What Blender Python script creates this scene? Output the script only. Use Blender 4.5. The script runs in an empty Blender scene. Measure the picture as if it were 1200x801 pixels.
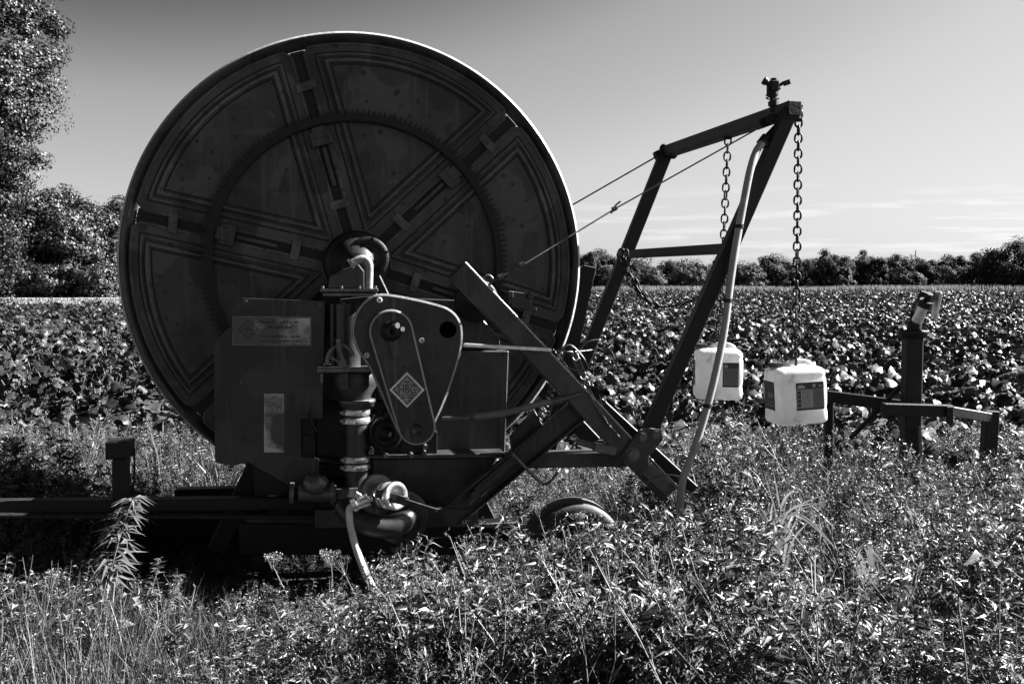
import bpy, math, random
import numpy as np
from mathutils import Vector, Matrix

random.seed(7)
rng = np.random.default_rng(11)
SC = bpy.context.scene
COL = SC.collection
R = math.radians

# ------------------------------------------------------------------ camera
F = 1150.0                      # focal length in pixels of a 1200 px wide frame
CX, CY = 600.0, 400.5
HZ = 335.0
CAMZ = 1.65
PITCH = math.atan((CY - HZ) / F)
cam_data = bpy.data.cameras.new("camera")
cam = bpy.data.objects.new("camera", cam_data)
COL.objects.link(cam)
cam.location = (0, 0, CAMZ)
cam.rotation_euler = (math.pi / 2 - PITCH, 0, 0)
cam_data.sensor_width = 36.0
cam_data.lens = 36.0 * F / 1200.0
cam_data.clip_end = 5000
cam_data.clip_start = 0.05
SC.camera = cam

CP, SP = math.cos(PITCH), math.sin(PITCH)


def ray(px, py):
    x, y = (px - CX) / F, (CY - py) / F
    return Vector((x, CP + y * SP, -SP + y * CP))


def P(px, py, Y):
    d = ray(px, py)
    t = Y / d.y
    return Vector((d.x * t, Y, CAMZ + d.z * t))


# ------------------------------------------------------------------ machine frame
TH = R(8.8)
UX, VX = Vector((math.cos(TH), math.sin(TH), 0)), Vector((-math.sin(TH), math.cos(TH), 0))
Y0 = 5.35
O = P(418, 309, Y0)
ZC = O.z
O = Vector((O.x, O.y, 0))
RAD = 1.232
K = RAD / 268.0                 # metres per photo pixel on the reel's face


def M(px, py, v):
    d = ray(px, py)
    c = Vector((0, 0, CAMZ))
    t = (v - (c - O).dot(VX)) / d.dot(VX)
    p = c + d * t
    return Vector(((p - O).dot(UX), v, p.z))


def local_to_world(p):
    return O + UX * p.x + VX * p.y + Vector((0, 0, p.z))


# ------------------------------------------------------------------ materials
def mat_new(name):
    m = bpy.data.materials.new(name)
    m.use_nodes = True
    nt = m.node_tree
    for n in list(nt.nodes):
        nt.nodes.remove(n)
    out = nt.nodes.new("ShaderNodeOutputMaterial")
    return m, nt, out


def ramp(nt, stops):
    r = nt.nodes.new("ShaderNodeValToRGB")
    el = r.color_ramp.elements
    while len(el) < len(stops):
        el.new(0.5)
    for e, (p, c) in zip(el, stops):
        e.position = p
        e.color = (c, c, c, 1)
    return r


def grey_mat(name, base, rough=0.5, metal=0.0, spec=0.5, var=0.35, scale=9.0, bump=0.15, spots=0.0, patch=0.0, streak=0.0, scratch=0.0):
    """Weathered grey surface: soft tone variation, dark pits, flaked pale patches, fine bump."""
    m, nt, out = mat_new(name)
    L = nt.links
    b = nt.nodes.new("ShaderNodeBsdfPrincipled")
    tc = nt.nodes.new("ShaderNodeTexCoord")
    n1 = nt.nodes.new("ShaderNodeTexNoise")
    n1.inputs["Scale"].default_value = scale
    n1.inputs["Detail"].default_value = 8
    n1.inputs["Roughness"].default_value = 0.65
    L.new(tc.outputs["Object"], n1.inputs["Vector"])
    r1 = ramp(nt, [(0.3, base * (1 - var)), (0.7, base * (1 + var))])
    L.new(n1.outputs["Fac"], r1.inputs["Fac"])
    cur = r1.outputs["Color"]

    def mix(fac, colour):
        nonlocal cur
        mx = nt.nodes.new("ShaderNodeMix")
        mx.data_type = "RGBA"
        L.new(fac, mx.inputs[0])
        L.new(cur, mx.inputs[6])
        mx.inputs[7].default_value = (colour, colour, colour, 1)
        cur = mx.outputs[2]

    if patch:
        n2 = nt.nodes.new("ShaderNodeTexNoise")
        n2.inputs["Scale"].default_value = 3.3
        n2.inputs["Detail"].default_value = 9
        n2.inputs["Distortion"].default_value = 0.6
        L.new(tc.outputs["Object"], n2.inputs["Vector"])
        r2 = ramp(nt, [(0.525, 0.0), (0.555, patch)])
        L.new(n2.outputs["Fac"], r2.inputs["Fac"])
        mix(r2.outputs["Color"], base * 1.9)
        n3 = nt.nodes.new("ShaderNodeTexNoise")
        n3.inputs["Scale"].default_value = 2.1
        n3.inputs["Detail"].default_value = 5
        L.new(tc.outputs["Object"], n3.inputs["Vector"])
        r3 = ramp(nt, [(0.53, 0.0), (0.57, patch)])
        L.new(n3.outputs["Fac"], r3.inputs["Fac"])
        mix(r3.outputs["Color"], base * 0.3)
    if streak:
        mp = nt.nodes.new("ShaderNodeMapping")
        mp.inputs["Scale"].default_value = (26, 26, 1.6)
        L.new(tc.outputs["Object"], mp.inputs["Vector"])
        n4 = nt.nodes.new("ShaderNodeTexNoise")
        n4.inputs["Scale"].default_value = 1.0
        n4.inputs["Detail"].default_value = 4
        L.new(mp.outputs["Vector"], n4.inputs["Vector"])
        r4 = ramp(nt, [(0.55, 0.0), (0.68, streak)])
        L.new(n4.outputs["Fac"], r4.inputs["Fac"])
        mix(r4.outputs["Color"], base * 1.9)
    if scratch:
        for seed, sc_, wd in ((0.0, 1.7, .0035), (7.3, 4.0, .006)):
            mp = nt.nodes.new("ShaderNodeMapping")
            mp.inputs["Location"].default_value = (seed, seed * 2, seed)
            mp.inputs["Rotation"].default_value = (0, .7 + seed, 0)
            mp.inputs["Scale"].default_value = (1.0, 1.0, .10)
            L.new(tc.outputs["Object"], mp.inputs["Vector"])
            na = nt.nodes.new("ShaderNodeTexNoise")
            na.inputs["Scale"].default_value = sc_
            na.inputs["Detail"].default_value = 1
            L.new(mp.outputs[0], na.inputs["Vector"])
            nb_ = nt.nodes.new("ShaderNodeTexNoise")
            nb_.inputs["Scale"].default_value = 5
            nb_.inputs["Detail"].default_value = 5
            L.new(mp.outputs[0], nb_.inputs["Vector"])
            cm = nt.nodes.new("ShaderNodeMath"); cm.operation = "COMPARE"
            L.new(na.outputs["Fac"], cm.inputs[0]); cm.inputs[1].default_value = .5; cm.inputs[2].default_value = wd
            rm = ramp(nt, [(.5, 0), (.6, scratch)])
            L.new(nb_.outputs["Fac"], rm.inputs["Fac"])
            mu = nt.nodes.new("ShaderNodeMath"); mu.operation = "MULTIPLY"
            L.new(cm.outputs[0], mu.inputs[0]); L.new(rm.outputs[0], mu.inputs[1])
            mix(mu.outputs[0], base * 2.6)
    for vscale, vsize in (((13, .24), (34, .20)) if spots else ()):
        v = nt.nodes.new("ShaderNodeTexVoronoi")
        v.inputs["Scale"].default_value = vscale
        L.new(tc.outputs["Object"], v.inputs["Vector"])
        sz = nt.nodes.new("ShaderNodeMath")
        sz.operation = "MULTIPLY"
        L.new(v.outputs["Color"], sz.inputs[0])
        sz.inputs[1].default_value = vsize
        lt = nt.nodes.new("ShaderNodeMath")
        lt.operation = "LESS_THAN"
        L.new(v.outputs["Distance"], lt.inputs[0])
        L.new(sz.outputs[0], lt.inputs[1])
        ml = nt.nodes.new("ShaderNodeMath")
        ml.operation = "MULTIPLY"
        ml.inputs[1].default_value = spots
        L.new(lt.outputs[0], ml.inputs[0])
        mix(ml.outputs[0], base * 0.2)
    L.new(cur, b.inputs["Base Color"])
    b.inputs["Metallic"].default_value = metal
    b.inputs["Specular IOR Level"].default_value = spec
    rr = nt.nodes.new("ShaderNodeMapRange")
    rr.inputs[3].default_value = max(0.05, rough - 0.12)
    rr.inputs[4].default_value = min(1, rough + 0.15)
    L.new(n1.outputs["Fac"], rr.inputs[0])
    L.new(rr.outputs[0], b.inputs["Roughness"])
    if bump:
        nb = nt.nodes.new("ShaderNodeTexNoise")
        nb.inputs["Scale"].default_value = 60
        nb.inputs["Detail"].default_value = 4
        L.new(tc.outputs["Object"], nb.inputs["Vector"])
        bp = nt.nodes.new("ShaderNodeBump")
        bp.inputs["Strength"].default_value = bump
        bp.inputs["Distance"].default_value = 0.004
        L.new(nb.outputs["Fac"], bp.inputs["Height"])
        L.new(bp.outputs[0], b.inputs["Normal"])
    L.new(b.outputs[0], out.inputs[0])
    return m


def leaf_mat(name, lo, hi, rough=0.4, trans=0.35, spec=0.5):
    m, nt, out = mat_new(name)
    L = nt.links
    g = nt.nodes.new("ShaderNodeNewGeometry")
    r1 = ramp(nt, [(0.0, lo), (0.65, lo + (hi - lo) * .2), (1.0, hi)])
    L.new(g.outputs["Random Per Island"], r1.inputs["Fac"])
    b = nt.nodes.new("ShaderNodeBsdfPrincipled")
    b.inputs["Roughness"].default_value = rough
    b.inputs["Specular IOR Level"].default_value = spec
    L.new(r1.outputs["Color"], b.inputs["Base Color"])
    t = nt.nodes.new("ShaderNodeBsdfTranslucent")
    L.new(r1.outputs["Color"], t.inputs["Color"])
    mx = nt.nodes.new("ShaderNodeMixShader")
    mx.inputs[0].default_value = trans
    L.new(b.outputs[0], mx.inputs[1])
    L.new(t.outputs[0], mx.inputs[2])
    L.new(mx.outputs[0], out.inputs[0])
    return m


def plastic_mat(name, base, trans):
    m, nt, out = mat_new(name)
    L = nt.links
    tc = nt.nodes.new("ShaderNodeTexCoord")
    n = nt.nodes.new("ShaderNodeTexNoise")
    n.inputs["Scale"].default_value = 14
    n.inputs["Detail"].default_value = 7
    L.new(tc.outputs["Object"], n.inputs["Vector"])
    r1 = ramp(nt, [(0.3, base * 0.55), (0.42, base * .88), (0.6, base)])
    L.new(n.outputs["Fac"], r1.inputs["Fac"])
    b = nt.nodes.new("ShaderNodeBsdfPrincipled")
    b.inputs["Roughness"].default_value = 0.38
    L.new(r1.outputs["Color"], b.inputs["Base Color"])
    t = nt.nodes.new("ShaderNodeBsdfTranslucent")
    L.new(r1.outputs["Color"], t.inputs["Color"])
    mx = nt.nodes.new("ShaderNodeMixShader")
    mx.inputs[0].default_value = trans
    L.new(b.outputs[0], mx.inputs[1])
    L.new(t.outputs[0], mx.inputs[2])
    L.new(mx.outputs[0], out.inputs[0])
    return m


MT = {
    "panel": grey_mat("weathered_panel_paint", 0.023, 0.52, var=0.5, scale=5, spots=1.0, patch=1.0, streak=0.6, bump=0.3, scratch=0.5),
    "rib": grey_mat("worn_rib_paint", 0.046, 0.5, var=0.7, scale=14, spots=0.7, patch=0.7),
    "paint": grey_mat("dark_machine_paint", 0.018, 0.42, var=0.6, scale=8, spots=0.8, patch=1.0, streak=0.8, scratch=0.8),
    "guard": grey_mat("smooth_guard_paint", 0.018, 0.4, var=0.6, scale=7, spots=0.7, streak=0.9, patch=0.6, scratch=1.0, bump=0.12, spec=0.4),
    "iron": grey_mat("greasy_iron", 0.007, 0.6, var=0.6, scale=20, bump=0.3, spec=0.3),
    "void": grey_mat("painted_hole_shade", 0.0015, 0.9, var=0.2, bump=0, spec=0.0),
    "zinc": grey_mat("zinc_bolt", 0.5, 0.35, metal=0.2, var=0.2, bump=0),
    "edge": grey_mat("painted_edge_highlight", 0.26, 0.35, var=0.4, scale=30, bump=0.2),  # pale colour that paints sunlit highlights along edges
    "black": grey_mat("black_steel", 0.008, 0.5, var=0.5, scale=12, bump=0.4, spec=0.25, scratch=0.6),
    "steel": grey_mat("dull_steel", 0.09, 0.4, metal=0.5, var=0.5, scale=18),
    "bright": grey_mat("bright_metal", 0.55, 0.28, metal=0.85, var=0.25, scale=24),
    "galv": grey_mat("chalky_galvanised_pipe", 0.18, 0.5, metal=0.1, var=0.45, scale=30, bump=0.4),
    "rubber": grey_mat("tyre_rubber", 0.014, 0.6, var=0.3, scale=16, bump=0.4),
    "hose": grey_mat("pale_hose_rubber", 0.2, 0.45, var=0.2, scale=14),
    "hose_white": grey_mat("white_hose_rubber", 0.5, 0.4, var=0.25, scale=14),
    "hose_dark": grey_mat("grey_hose_rubber", 0.10, 0.5, var=0.2, scale=14),
    "plate": grey_mat("aluminium_plate", 0.2, 0.42, metal=0.3, var=0.7, scale=26, patch=1.0, bump=0.3),
    "print": grey_mat("black_print", 0.012, 0.6, var=0.1, bump=0),
    "label_dark": grey_mat("label_black_print", 0.022, 0.4, var=0.3, bump=0),
    "label_grey": grey_mat("label_grey_print", 0.17, 0.45, var=0.15, bump=0),
    "label_pale": grey_mat("label_pale_print", 0.35, 0.45, var=0.15, bump=0),
    "jug": plastic_mat("milky_jug_plastic", 0.6, 0.42),
    "cap": grey_mat("jug_cap_plastic", 0.06, 0.4, var=0.2, bump=0),
    "bark": grey_mat("bark", 0.07, 0.9, var=0.5, scale=6, bump=0.6),
    "leaf_weed": leaf_mat("weed_leaf", 0.008, 0.14, 0.4, 0.06, 0.35),
    "leaf_grass": leaf_mat("grass_blade", 0.008, 0.145, 0.38, 0.07, 0.4),
    "leaf_crop": leaf_mat("crop_leaf", 0.011, 0.056, 0.45, 0.05, 0.18),
    "leaf_tree": leaf_mat("tree_leaf", 0.007, 0.052, 0.45, 0.06, 0.22),
    "leaf_far": leaf_mat("distant_leaf", 0.011, 0.038, 0.7, 0.06, 0.1),
    "leaf_tuft": leaf_mat("pale_blade", 0.10, 0.24, 0.4, 0.5, 0.4),
    "leaf_bush": leaf_mat("bush_leaf", 0.02, 0.06, 0.6, 0.06, 0.15),
    "leaf_margin": leaf_mat("margin_grass", 0.11, 0.18, 0.6, 0.4, 0.2),
    "stem": grey_mat("plant_stem", 0.08, 0.6, var=0.3, bump=0),
    "flower": leaf_mat("pale_flower", 0.1, 0.22, 0.6, 0.2),
}


def ground_mat():
    m, nt, out = mat_new("dark_soil")
    L = nt.links
    tc = nt.nodes.new("ShaderNodeTexCoord")
    n = nt.nodes.new("ShaderNodeTexNoise")
    n.inputs["Scale"].default_value = 1.2
    n.inputs["Detail"].default_value = 12
    n.inputs["Roughness"].default_value = 0.7
    L.new(tc.outputs["Object"], n.inputs["Vector"])
    r1 = ramp(nt, [(0.3, 0.004), (0.7, 0.012)])
    L.new(n.outputs["Fac"], r1.inputs["Fac"])
    b = nt.nodes.new("ShaderNodeBsdfPrincipled")
    b.inputs["Roughness"].default_value = 0.95
    L.new(r1.outputs[0], b.inputs["Base Color"])
    bp = nt.nodes.new("ShaderNodeBump")
    bp.inputs["Strength"].default_value = 0.8
    bp.inputs["Distance"].default_value = 0.05
    L.new(n.outputs["Fac"], bp.inputs["Height"])
    L.new(bp.outputs[0], b.inputs["Normal"])
    L.new(b.outputs[0], out.inputs[0])
    return m


MT["soil"] = ground_mat()
MT["dust"] = grey_mat("dry_track_dust", 0.2, 0.95, var=0.2, scale=.5, bump=0)
MT["verge"] = grey_mat("mown_grass", 0.075, 0.9, var=0.5, scale=3, bump=0.5)


# ------------------------------------------------------------------ object helpers
def tag(o, label=None, cat=None, group=None, kind=None):
    if label: o["label"] = label
    if cat: o["category"] = cat
    if group: o["group"] = group
    if kind: o["kind"] = kind
    return o


def empty(name, loc, rz=0.0):
    o = bpy.data.objects.new(name, None)
    COL.objects.link(o)
    o.location = loc
    o.rotation_euler = (0, 0, rz)
    o.empty_display_size = 0.2
    return o


class MB:
    """Collects shapes of one part and links them as one mesh object."""

    def __init__(self):
        self.v, self.f, self.s = [], [], []

    def add(self, verts, faces, smooth=False):
        n = len(self.v)
        self.v += [tuple(p) for p in verts]
        for f in faces:
            self.f.append(tuple(i + n for i in f))
            self.s.append(smooth)
        return self

    def prism(self, poly, v0, v1):
        """poly: (u, z) outline, extruded along v."""
        area = sum(poly[i][0] * poly[(i + 1) % len(poly)][1] - poly[(i + 1) % len(poly)][0] * poly[i][1] for i in range(len(poly)))
        if area < 0:
            poly = poly[::-1]
        n = len(poly)
        vs = [(p[0], v0, p[1]) for p in poly] + [(p[0], v1, p[1]) for p in poly]
        fs = [tuple(range(n)), tuple(range(2 * n - 1, n - 1, -1))]
        fs += [(i, i + n, (i + 1) % n + n, (i + 1) % n) for i in range(n)]
        return self.add(vs, fs)

    def box(self, c, s, m=None):
        vs = []
        for dx in (-.5, .5):
            for dy in (-.5, .5):
                for dz in (-.5, .5):
                    p = Vector((dx * s[0], dy * s[1], dz * s[2]))
                    if m is not None: p = m @ p
                    vs.append(p + Vector(c))
        return self.add(vs, [(0, 1, 3, 2), (4, 6, 7, 5), (0, 4, 5, 1), (2, 3, 7, 6), (0, 2, 6, 4), (1, 5, 7, 3)])

    def bar(self, a, b, w, d, up=(0, 1, 0)):
        """Box-section bar from a to b: w across (perpendicular to up), d along up."""
        a, b = Vector(a), Vector(b)
        t = (b - a).normalized()
        upv = Vector(up)
        upv = (upv - t * upv.dot(t)).normalized()
        s = t.cross(upv)
        vs = []
        for p in (a, b):
            for i, j in ((-1, -1), (1, -1), (1, 1), (-1, 1)):
                vs.append(p + s * (i * w / 2) + upv * (j * d / 2))
        return self.add(vs, [(0, 1, 2, 3), (7, 6, 5, 4), (0, 4, 5, 1), (1, 5, 6, 2), (2, 6, 7, 3), (3, 7, 4, 0)])

    def cyl(self, a, b, r, r2=None, n=20, cap=True):
        a, b = Vector(a), Vector(b)
        r2 = r if r2 is None else r2
        t = (b - a).normalized()
        x = t.orthogonal().normalized()
        y = t.cross(x)
        vs = []
        for p, q in ((a, r), (b, r2)):
            for i in range(n):
                an = 2 * math.pi * i / n
                vs.append(p + x * (q * math.cos(an)) + y * (q * math.sin(an)))
        self.add(vs, [(i, (i + 1) % n, (i + 1) % n + n, i + n) for i in range(n)], True)
        if cap:
            self.add(vs, [tuple(range(n - 1, -1, -1)), tuple(range(n, 2 * n))], False)
        return self

    def tube(self, pts, r, n=10, closed=False, cap=True):
        pts = [Vector(p) for p in pts]
        m = len(pts)
        rs = r if isinstance(r, (list, tuple)) else [r] * m
        prev = None
        vs = []
        for i in range(m):
            if closed:
                t = (pts[(i + 1) % m] - pts[i - 1]).normalized()
            else:
                t = (pts[min(i + 1, m - 1)] - pts[max(i - 1, 0)]).normalized()
            if prev is None:
                x = t.orthogonal().normalized()
            else:
                x = (prev - t * prev.dot(t)).normalized()
            prev = x
            y = t.cross(x)
            for k in range(n):
                an = 2 * math.pi * k / n
                vs.append(pts[i] + (x * math.cos(an) + y * math.sin(an)) * rs[i])
        fs = []
        for i in range(m if closed else m - 1):
            j = (i + 1) % m
            for k in range(n):
                fs.append((i * n + k, i * n + (k + 1) % n, j * n + (k + 1) % n, j * n + k))
        self.add(vs, fs, True)
        if cap and not closed:
            self.add(vs[:n], [tuple(range(n - 1, -1, -1))])
            self.add(vs[-n:], [tuple(range(n))])
        return self

    def lathe(self, prof, c, axis="v", n=48):
        """prof: (radius, along); turned about an axis through c. axis v = depth, z = upright."""
        vs, fs = [], []
        for r, h in prof:
            for i in range(n):
                an = 2 * math.pi * i / n
                if axis == "v":
                    vs.append((c[0] + r * math.cos(an), c[1] + h, c[2] + r * math.sin(an)))
                else:
                    vs.append((c[0] + r * math.cos(an), c[1] - r * math.sin(an), c[2] + h))
        for j in range(len(prof) - 1):
            for i in range(n):
                fs.append((j * n + i, j * n + (i + 1) % n, (j + 1) * n + (i + 1) % n, (j + 1) * n + i))
        return self.add(vs, fs, True)

    def build(self, name, mat, parent=None, bevel=0.0, seg=1, flat=False):
        me = bpy.data.meshes.new(name)
        me.from_pydata([tuple(v) for v in self.v], [], self.f)
        if not flat:
            me.polygons.foreach_set("use_smooth", self.s)
        me.materials.append(MT[mat] if isinstance(mat, str) else mat)
        me.validate()
        me.update()
        o = bpy.data.objects.new(name, me)
        COL.objects.link(o)
        if parent is not None:
            o.parent = parent
        if bevel:
            b = o.modifiers.new("bevel", "BEVEL")
            b.width = bevel
            b.segments = seg
            b.limit_method = "ANGLE"
            b.angle_limit = R(50)
        return o


def catmull(pts, n=8, closed=False):
    pts = [Vector(p) for p in pts]
    m = len(pts)
    out = []
    for i in range(m if closed else m - 1):
        if closed:
            p0, p1, p2, p3 = pts[i - 1], pts[i], pts[(i + 1) % m], pts[(i + 2) % m]
        else:
            p0, p1, p2, p3 = pts[max(i - 1, 0)], pts[i], pts[i + 1], pts[min(i + 2, m - 1)]
        for k in range(n):
            t = k / n
            out.append(0.5 * ((2 * p1) + (p2 - p0) * t + (2 * p0 - 5 * p1 + 4 * p2 - p3) * t * t + (3 * p1 - p0 - 3 * p2 + p3) * t ** 3))
    if not closed:
        out.append(pts[-1])
    return out


def offset_poly(pts, d):
    """Offset a closed 2D outline (counter-clockwise) inwards by d with mitres."""
    n = len(pts)
    out = []
    for i in range(n):
        a, b, c = Vector(pts[i - 1]), Vector(pts[i]), Vector(pts[(i + 1) % n])
        e1, e2 = (b - a).normalized(), (c - b).normalized()
        n1, n2 = Vector((-e1.y, e1.x)), Vector((-e2.y, e2.x))
        q = n1 + n2
        q = q / max(0.25, q.dot(n1))
        out.append(b + q * d)
    return out


def ccw(poly):
    a = sum(poly[i][0] * poly[(i + 1) % len(poly)][1] - poly[(i + 1) % len(poly)][0] * poly[i][1] for i in range(len(poly)))
    return list(poly) if a > 0 else list(poly)[::-1]


def bead(mb, path, w, h, v):
    """Raised trapezoid rib along a closed (u, z) outline, standing h proud of depth v."""
    path = ccw(path)
    rings = [(offset_poly(path, -w / 2), v), (offset_poly(path, -w / 4), v - h), (offset_poly(path, w / 4), v - h), (offset_poly(path, w / 2), v)]
    n = len(path)
    vs = []
    for pts, vv in rings:
        vs += [(p[0], vv, p[1]) for p in pts]
    fs = []
    for j in range(3):
        for i in range(n):
            k = (i + 1) % n
            fs.append((j * n + i, j * n + k, (j + 1) * n + k, (j + 1) * n + i))
    mb.add(vs, fs)


def highlight_strip(mb, path, v, w=.008):  # pale chamfer strip carrying a painted edge highlight
    path = ccw(path)
    rings = [(offset_poly(path, w), v - .0012), (offset_poly(path, w * .3), v - .0005), (offset_poly(path, -.0015), v + w * .6), (offset_poly(path, -.0015), v + w * 1.6)]
    n = len(path)
    vs = []
    for pts, vv in rings:
        vs += [(p[0], vv, p[1]) for p in pts]
    fs = []
    for j in range(3):
        for i in range(n):
            k = (i + 1) % n
            fs.append((j * n + i, j * n + k, (j + 1) * n + k, (j + 1) * n + i))
    mb.add(vs, fs, True)


def text_geo(body, size):
    c = bpy.data.curves.new("lettering", "FONT")
    c.body = body
    c.size = size
    c.align_x = "CENTER"
    c.align_y = "CENTER"
    o = bpy.data.objects.new("lettering", c)
    COL.objects.link(o)
    dg = bpy.context.evaluated_depsgraph_get()
    me = bpy.data.meshes.new_from_object(o.evaluated_get(dg))
    vs = [v.co.copy() for v in me.vertices]
    fs = [tuple(p.vertices) for p in me.polygons]
    bpy.data.objects.remove(o)
    bpy.data.curves.remove(c)
    bpy.data.meshes.remove(me)
    return vs, fs


def Mq(pts, v):
    return [(M(px, py, v).x, M(px, py, v).z) for px, py in pts]


# ================================================================== THE HOSE REEL MACHINE
mach = empty("hose_reel_machine", O, TH)
tag(mach, "huge dark weathered irrigation hose reel with gear ring, pipe column and lift frame", "hose reel")
HUB = Vector((0, 0, ZC))


def pol(r, a):
    return (r * math.cos(a), ZC + r * math.sin(a))


# ---- reel: rim with rolled lip, drum behind
def circle_pts(r, v, n=128):
    return [(r * math.cos(2 * math.pi * i / n), v, ZC + r * math.sin(2 * math.pi * i / n)) for i in range(n)]


mb = MB()
mb.lathe([(RAD - 0.062, 0.012), (RAD - 0.058, 0.0), (RAD - 0.03, -0.002), (RAD - 0.022, -0.028), (RAD - 0.010, -0.034), (RAD, -0.028), (RAD + 0.002, 0.0), (RAD, 0.06), (RAD - 0.012, 0.062), (RAD - 0.02, 0.02), (RAD - 0.062, 0.016)], (0, 0, ZC), n=160)
reel = mb.build("reel", "paint", mach)
mb = MB()
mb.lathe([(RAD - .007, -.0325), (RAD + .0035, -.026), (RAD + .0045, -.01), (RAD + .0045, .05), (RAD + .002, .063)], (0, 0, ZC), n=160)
mb.build("highlight_edge", "edge", reel)  # pale ring painting the sun's highlight on the rim
SEAMS = [math.atan2(169, 182), math.atan2(249, -68), math.atan2(54, -243), math.atan2(169, 182) + math.pi, math.atan2(249, -68) + math.pi, math.atan2(-71, 222)]
SEAMS = sorted(a % (2 * math.pi) for a in SEAMS)

GAP = 5.4 * K
for i in range(6):
    a0, a1 = SEAMS[i], SEAMS[(i + 1) % 6]
    if a1 < a0: a1 += 2 * math.pi

    def sector(off, r_out, r_in, cham, n=22):
        """Outline of a sector whose straight edges run parallel to its two seams."""
        pts = []
        half = math.sin((a1 - a0) / 2)
        apex = max(r_in, off / half * 1.001)
        # first edge, leaving from the hub along seam a0
        d0 = Vector((math.cos(a0), math.sin(a0)));  n0 = Vector((-math.sin(a0), math.cos(a0)))
        d1 = Vector((math.cos(a1), math.sin(a1)));  n1 = Vector((math.sin(a1), -math.cos(a1)))
        def along(d, nn, r): return d * math.sqrt(max(r * r - off * off, 0)) + nn * off
        if apex > r_in:
            am = (a0 + a1) / 2
            pts.append(Vector((math.cos(am), math.sin(am))) * apex)
        else:
            s0 = along(d0, n0, r_in); s1 = along(d1, n1, r_in)
            t0, t1 = math.atan2(s0.y, s0.x), math.atan2(s1.y, s1.x)
            if t1 < t0: t1 += 2 * math.pi
            for k in range(8):
                t = t1 + (t0 - t1) * k / 7
                pts.append(Vector((math.cos(t), math.sin(t))) * r_in)
        pts.append(along(d0, n0, r_out - cham))
        e0 = along(d0, n0, r_out); e1 = along(d1, n1, r_out)
        t0, t1 = math.atan2(e0.y, e0.x), math.atan2(e1.y, e1.x)
        if t1 < t0: t1 += 2 * math.pi
        t0 += cham / r_out; t1 -= cham / r_out
        for k in range(n + 1):
            t = t0 + (t1 - t0) * k / n
            pts.append(Vector((math.cos(t), math.sin(t))) * r_out)
        pts.append(along(d1, n1, r_out - cham))
        return [(p.x, p.y + ZC) for p in pts]

    mb = MB()
    mb.prism(sector(GAP, RAD - 0.052, 38 * K, 9 * K), -0.016, -0.010)
    panel = mb.build("sector_panel", "panel", reel)
    mb = MB()
    # two nested beads, as pressed into the sheet
    bead(mb, sector(30 * K, 236 * K, 40 * K, 0.004), 6.2 * K, 0.017, -0.0155)
    bead(mb, sector(21.5 * K, 243 * K, 34 * K, 0.004), 3.2 * K, 0.010, -0.0155)
    bead(mb, sector(GAP + 2.2 * K, RAD - 0.052 - 2.2 * K, 40 * K, 8 * K), 2.6 * K, 0.006, -0.0155)
    mb.build("pressed_rib", "rib", panel)
    mb = MB()
    bead(mb, sector(34.6 * K, 231.6 * K, 40 * K, 0.004), 2.6 * K, 0.0012, -0.0155)
    bead(mb, sector(25.6 * K, 240 * K, 36 * K, 0.004), 1.6 * K, 0.0012, -0.0155)
    bead(mb, sector(18.6 * K, 246 * K, 33 * K, 0.004), 2.0 * K, 0.0012, -0.0155)
    mb.build("rib_shade_line", "iron", panel)  # thin dark strips painting the shade lines beside the ribs
    if False: pass

# spokes behind the seams
for a in SEAMS:
    mb = MB()
    d = Vector((math.cos(a), 0, math.sin(a)))
    mb.bar(HUB + d * (30 * K) + Vector((0, 0.02, 0)), HUB + d * (RAD - 0.07) + Vector((0, 0.02, 0)), 0.075, 0.05, up=(0, 1, 0))
    sp = mb.build("spoke", "iron", reel)
    for r_, kind in ((212, "clip"), (72, "clip"), (150, "block")):
        c = HUB + d * (r_ * K)
        ang = Matrix.Rotation(-a, 3, "Y")
        jit = Matrix.Rotation(random.uniform(-.12, .12), 3, "Y")
        if kind == "clip":
            mb = MB()
            mb.box(c + Vector((0, -0.024, 0)), (10 * K, 0.010, 23 * K), ang @ jit)
            mb.cyl(c + Vector((0, -0.026, 0)), c + Vector((0, -0.040, 0)), 0.009, n=6)
            mb.build("seam_clip", "rib", sp, bevel=0.002)
        else:
            mb = MB()
            mb.box(c + Vector((0, -0.032, 0)), (17 * K, 0.034, 24 * K), ang)
            mb.box(c + d * 0.03 + Vector((0, -0.047, 0)), (14 * K, 0.010, 16 * K), ang)
            mb.bar(c - d * .045 + Vector((0, -0.022, 0)), c - d * 0.26 + Vector((0, -0.019, 0)), 0.022, 0.012)
            mb.build("ring_bracket", "paint", sp, bevel=0.003)

# gear ring
mb = MB()
NT = 176
ro, rt, ri = 172.5 * K, 178 * K, 165 * K
outer = []
for i in range(NT):
    for fr, rr in ((0.0, ro), (0.28, ro), (0.42, rt), (0.68, rt), (0.82, ro)):
        outer.append(pol(rr, 2 * math.pi * (i + fr) / NT))
n = len(outer)
inner = [pol(ri, 2 * math.pi * (i // 5 + (0, .28, .42, .68, .82)[i % 5]) / NT) for i in range(n)]
vs = [(p[0], -0.070, p[1]) for p in outer] + [(p[0], -0.045, p[1]) for p in outer] + [(p[0], -0.070, p[1]) for p in inner] + [(p[0], -0.045, p[1]) for p in inner]
fs = []
for i in range(n):
    j = (i + 1) % n
    fs += [(i, 2 * n + i, 2 * n + j, j), (i + n, j + n, 3 * n + j, 3 * n + i), (i, j, j + n, i + n), (2 * n + i, 3 * n + i, 3 * n + j, 2 * n + j)]
mb.add(vs, fs)
mb.build("gear_ring", "iron", reel)
# web that carries the ring
mb = MB()
mb.lathe([(164 * K, -0.015), (168.5 * K, -0.015), (168.5 * K, -0.050), (164 * K, -0.050), (164 * K, -0.015)], (0, 0, ZC), n=120)
mb.build("ring_web", "iron", reel)

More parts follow.
